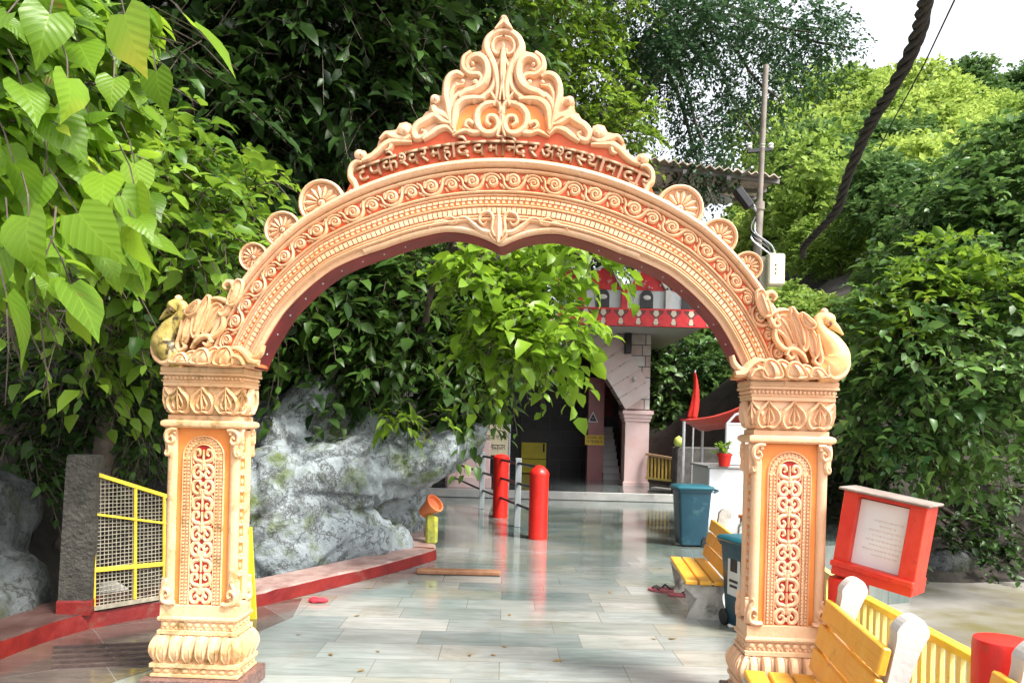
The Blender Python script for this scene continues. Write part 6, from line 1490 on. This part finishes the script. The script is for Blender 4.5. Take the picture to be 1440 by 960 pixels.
# lacy trees over the gate, against the sky
tree('light_green_tree', 'light green leafy tree rising just right of the gate crest', 'tree', (-2.9, 14.8, 0.0), W(720, 260, 14.5), [
    (W(780, 40, 12.5), (1.0, 1.2, .9)), (W(820, 120, 12.8), (.8, 1.0, .9)), (W(770, 150, 12.6), (.7, 1.0, .9)), (W(850, 200, 13.0), (.6, .9, .8)), (W(830, -20, 12.6), (1.0, 1.2, .7)), (W(720, 20, 12.3), (.9, 1.2, .9)), (W(880, 180, 13), (.5, .8, .5)), (W(740, 110, 12.6), (.6, .9, .9))], .16, 1900, 7, .13, .48, LF_MID, 'leaf', .7, .45, .4, 31, hang=.5)
tree('lacy_dark_tree', 'lacy tree of fine dark leaves hanging against the white sky, right of the crest', 'tree', (0.6, 27.4, 0.0), W(870, 120, 20), [
    (W(920, 20, 13.5), (1.1, 1.2, .8)), (W(1010, 30, 13.8), (1.0, 1.2, .7)), (W(1100, 40, 14), (1.0, 1.0, .55)), (W(920, 110, 13.5), (.55, .9, .6)), (W(980, 180, 13.6), (.35, .7, .55)), (W(985, 240, 13.6), (.40, .7, .55)), (W(1070, 120, 14), (.8, .9, .35)), (W(1150, 60, 14.2), (.7, .8, .35)), (W(950, 60, 13.5), (.8, 1, .7)), (W(1040, 160, 13.8), (.35, .6, .4))],
    .12, 2600, 10, .085, .5, LF_FINE, 'card', 1.0, .5, .3, 32, hang=.6, twigs=False)

# shrubs and trees on the right bank
right = [
 ('round_leaf_tree', 'large dark green tree filling the right edge beside the notice box', (6.4, 13.4, .6), W(1330, 560, 14), [(W(1260, 480, 11.5), (1.0, 1.1, .9)), (W(1340, 520, 11.5), (1.1, 1.1, 1.0)), (W(1420, 480, 11.5), (1.2, 1.1, 1.1)), (W(1230, 580, 12), (.9, .9, .7)), (W(1290, 600, 11.6), (.8, .9, .6)), (W(1380, 600, 11.8), (1.0, .9, .7)), (W(1310, 430, 12), (.9, 1.0, .5)), (W(1410, 400, 12), (1.2, 1.0, .7)), (W(1210, 500, 12.4), (.6, .8, .8)), (W(1320, 670, 12), (.35, .6, .4)), (W(1450, 560, 11.8), (.9, .9, .9))], 1500, .17, LF_SHRUB, 41),
 ('vine_covered_tree', 'dark vine covered tree on the right above the largest bush', (9.5, 17.5, 1.5), W(1350, 300, 18), [(W(1400, 290, 15.5), (1.2, 1.3, .9)), (W(1330, 320, 16), (1.0, 1.2, .8)), (W(1470, 230, 16), (1.3, 1.4, 1.0)), (W(1270, 390, 16), (.8, 1.0, .7)), (W(1400, 340, 15.5), (1.5, 1.3, .9)), (W(1400, 210, 16.6), (.8, 1.0, .6)), (W(1460, 300, 15.5), (1.4, 1.3, 1.0))], 1500, .20, LF_SHRUB, 42),
 ('bank_tree', 'dark green tree on the far bank between the meter box and right peacock', (6.6, 20, 1.0), W(1160, 470, 20), [(W(1150, 470, 18), (1.2, 1.3, .7)), (W(1200, 480, 17.5), (1.2, 1.3, .8)), (W(1130, 510, 18), (1.2, 1.2, .8)), (W(1240, 450, 18), (1.0, 1.2, .7)), (W(1220, 560, 17), (1.0, 1.0, 1.0)), (W(1110, 440, 19), (.7, 1, .5))], 1100, .20, LF_HILL2, 43),
 ('porch_side_tree', 'green tree beyond the picket fence, seen right of the temple column', (6.0, 25.5, 0.2), W(950, 560, 25), [(W(930, 540, 23), (1.2, 1.2, 1.0)), (W(975, 520, 23), (1.3, 1.2, 1.0)), (W(940, 600, 22.6), (1.1, 1.1, .9)), (W(1010, 560, 23), (1.2, 1.1, 1.1)), (W(985, 610, 22.5), (1.2, 1.0, .7)), (W(920, 480, 24), (.9, 1.1, .7)), (W(1030, 500, 23), (1.0, 1.1, .9))], 1200, .20, LF_SHRUB, 44),
 ('low_bank_bush', 'low dark bush growing on the river bank behind the notice box', (7.2, 14.6, .2), W(1250, 690, 14.6), [(W(1200, 660, 13.8), (.8, .7, .5)), (W(1190, 600, 13.8), (.7, .7, .6)), (W(1250, 640, 13.8), (.8, .7, .5)), (W(1390, 680, 14.4), (.7, .6, .3)), (W(1210, 730, 13.6), (.5, .5, .3)), (W(1340, 740, 14), (.8, .6, .45)), (W(1430, 740, 14.2), (.9, .6, .5)), (W(1390, 790, 13.6), (.8, .5, .22)), (W(1290, 770, 13.6), (.6, .5, .3))], 640, .15, LF_DARK, 45),
]
for nm, lab, base, tt, lobes, ntw, L, ml, sd_ in right:
    tree(nm, lab, 'bush' if 'bush' in nm else 'tree', base, tt, lobes, .14, ntw, 7, L, .62, ml, 'leaf', .55, .5, .5, sd_, hang=.55, out=.75)
tree('bright_shoot_bush', 'lighter green bush with bright top shoots in the middle of the right edge', 'bush', (7.3, 12.9, .2), W(1300, 440, 12.2), [(W(1290, 420, 11.2), (.6, .6, .35)), (W(1340, 400, 11.2), (.6, .6, .35)), (W(1390, 420, 11.2), (.7, .6, .4)), (W(1320, 360, 11.6), (.4, .5, .3)), (W(1250, 450, 11.2), (.4, .5, .3))], .05, 330, 7, .17, .55, LF_MID, 'leaf', .5, .42, .5, 46, hang=.4, updir=.6)

# trees up the hillside: three kinds, copied
def hill_proto(name, label, seed, ml, rx, rz, L):
    rng = random.Random(seed); lobes = []
    for k in range(11):
        a = rng.uniform(0, 2 * math.pi); q = rng.uniform(.2, .85); lobes.append(((rx * q * math.cos(a), rx * q * math.sin(a), rz * rng.uniform(.7, 1.75)), (rx * rng.uniform(.32, .5), rx * rng.uniform(.32, .5), rz * rng.uniform(.22, .36))))
    return tree(name, label, 'tree', (0, 0, 0), (0, 0, rz * .9), lobes, .16, 950, 8, L, .62, ml, 'card', .35, .7, .5, seed, 'trees on the hillside', hang=.25, out=.9, updir=.5, twigs=False)
protos = [hill_proto('hillside_tree', 'yellow green tree among the many on the sunny hillside at upper right', 61, LF_HILL1, 2.5, 2.2, .27),
          hill_proto('hillside_tree', 'mid green tree among the many on the hillside at upper right', 62, LF_HILL2, 2.6, 2.4, .27),
          hill_proto('hillside_tree', 'dark blue green tree among the many on the hillside at upper right', 63, LF_HILL3, 2.3, 2.6, .25)]
rng = random.Random(77); first = [True, True, True]; cnt = 0
y = 17.0
while y < 80:
    x = 1.5 + y * .12
    while x < y * .78 + 4:
        X_, Y_ = x + rng.uniform(-1, 1), y + rng.uniform(-1.2, 1.2)
        z = terrain_z(X_, Y_)
        if Y_ > 30 or (Y_ > 17.5 and X_ / Y_ > .34) or (Y_ > 26.5 and X_ / Y_ > .6) or (X_ > 8.5 and X_ / Y_ > .62):
            f = noise.noise(Vector((X_ * .11, Y_ * .11, 5))) + rng.uniform(-.35, .35)
            k = 0 if f > -.22 else (1 if f > -.52 else 2)
            if Y_ < 27 and k == 0 and rng.random() < .5: k = 1
            o = protos[k] if first[k] else copy_tree(protos[k]); first[k] = False
            s = rng.uniform(.75, 1.3) * (.45 if Y_ < 22 else .62 if Y_ < 30 else 1) * (1 + max(0, Y_ - 40) * .006); o.location = (X_, Y_, z - .3); o.rotation_euler = (0, 0, rng.uniform(0, 6.28)); o.scale = (s, s, s * rng.uniform(.85, 1.2)); cnt += 1
        x += 3.5 + y * .018
    y += 3.3 + y * .012
print('HILL', cnt)
# trees behind the temple and at the left, closing the view
tree('backdrop_tree', 'dark leafy tree closing the view above the temple behind the branch', 'tree', (-1.5, 27.5, 0), W(720, 300, 28), [(W(640, 300, 25), (2.2, 1.6, 1.6)), (W(720, 280, 25), (2.2, 1.6, 1.6)), (W(800, 300, 26), (2.0, 1.6, 1.5)), (W(860, 330, 26), (1.6, 1.6, 1.3)), (W(560, 240, 24), (2.4, 1.6, 2.0)), (W(920, 330, 27), (1.6, 1.6, 1.3)), (W(680, 180, 25), (2.4, 1.8, 2.0)), (W(760, 200, 26), (1.8, 1.6, 1.6)), (W(850, 270, 27), (1.3, 1.4, 1.0))], .3, 2200, 7, .28, .55, LF_DARK, 'card', .5, .7, .45, 51)
# little plant in the red pot
rng2 = np.random.default_rng(5); Bq = np.zeros((14, 3)) + np.array([0, 0, .16]); P, D, N, l, sg_ = twig_leaves(rng2, Bq, rng2.normal(size=(14, 3)) * .5 + np.array([0, 0, 1.]), .22, 5, .075, .3)
leaves('foliage', P, D, N, l, l * .55, 'leaf', LF_MID, pp_, rng2)
# weeds at the kerb and moss plants on the rocks
wd = []
for px, py, Y in ((160, 905, 0), (300, 905, 0)):
    pass
rk = random.Random(12)
for k, (px, py, lab) in enumerate(((1345, 812, 'small dark rock at the waterline, left of two on the far bank'), (1425, 806, 'larger dark rock at the waterline on the far bank at the right edge'))):
    q = gnd(px, py, -.9); o = rock('bank_rock', [(Vector((q.x, q.y + .3, -.75)), (.55 + .25 * k, .4, .32 + .1 * k), .4), (Vector((q.x + .4, q.y + .35, -.85)), (.4, .35, .25), 0)], .07, .12, ROCKD, 20 + k); tag(o, lab, 'rock', 'rocks on the far bank')
# a few fallen leaves on the slabs
LF_DRY = mat('dry_leaf', (.16, .09, .03), .6, scale=30, col2=(.30, .20, .06))
rf_ = random.Random(31); fl0 = None
for k in range(22):
    px, py = rf_.uniform(390, 1000), rf_.uniform(790, 955); q = gnd(px, py, .006); s = rf_.uniform(.035, .07)
    if fl0 is None:
        m = MB(); m.prism([(0, -.5), (.2, -.25), (.24, .05), (.1, .35), (0, .6), (-.1, .35), (-.24, .05), (-.2, -.25)], lambda x, z, h: (x, z, h + .12 * abs(x) + .04 * z * z), 0, .02); fl0 = o = m.build('fallen_leaf', LF_DRY)
    else: o = fl0.copy(); COL.objects.link(o)
    o.location = q; o.scale = (s, s, s); o.rotation_euler = (rf_.uniform(-.1, .1), rf_.uniform(-.1, .1), rf_.uniform(0, 6.28)); tag(o, 'small dry fallen leaf lying on the wet slabs under the arch', 'fallen leaf', 'fallen leaves on the path')
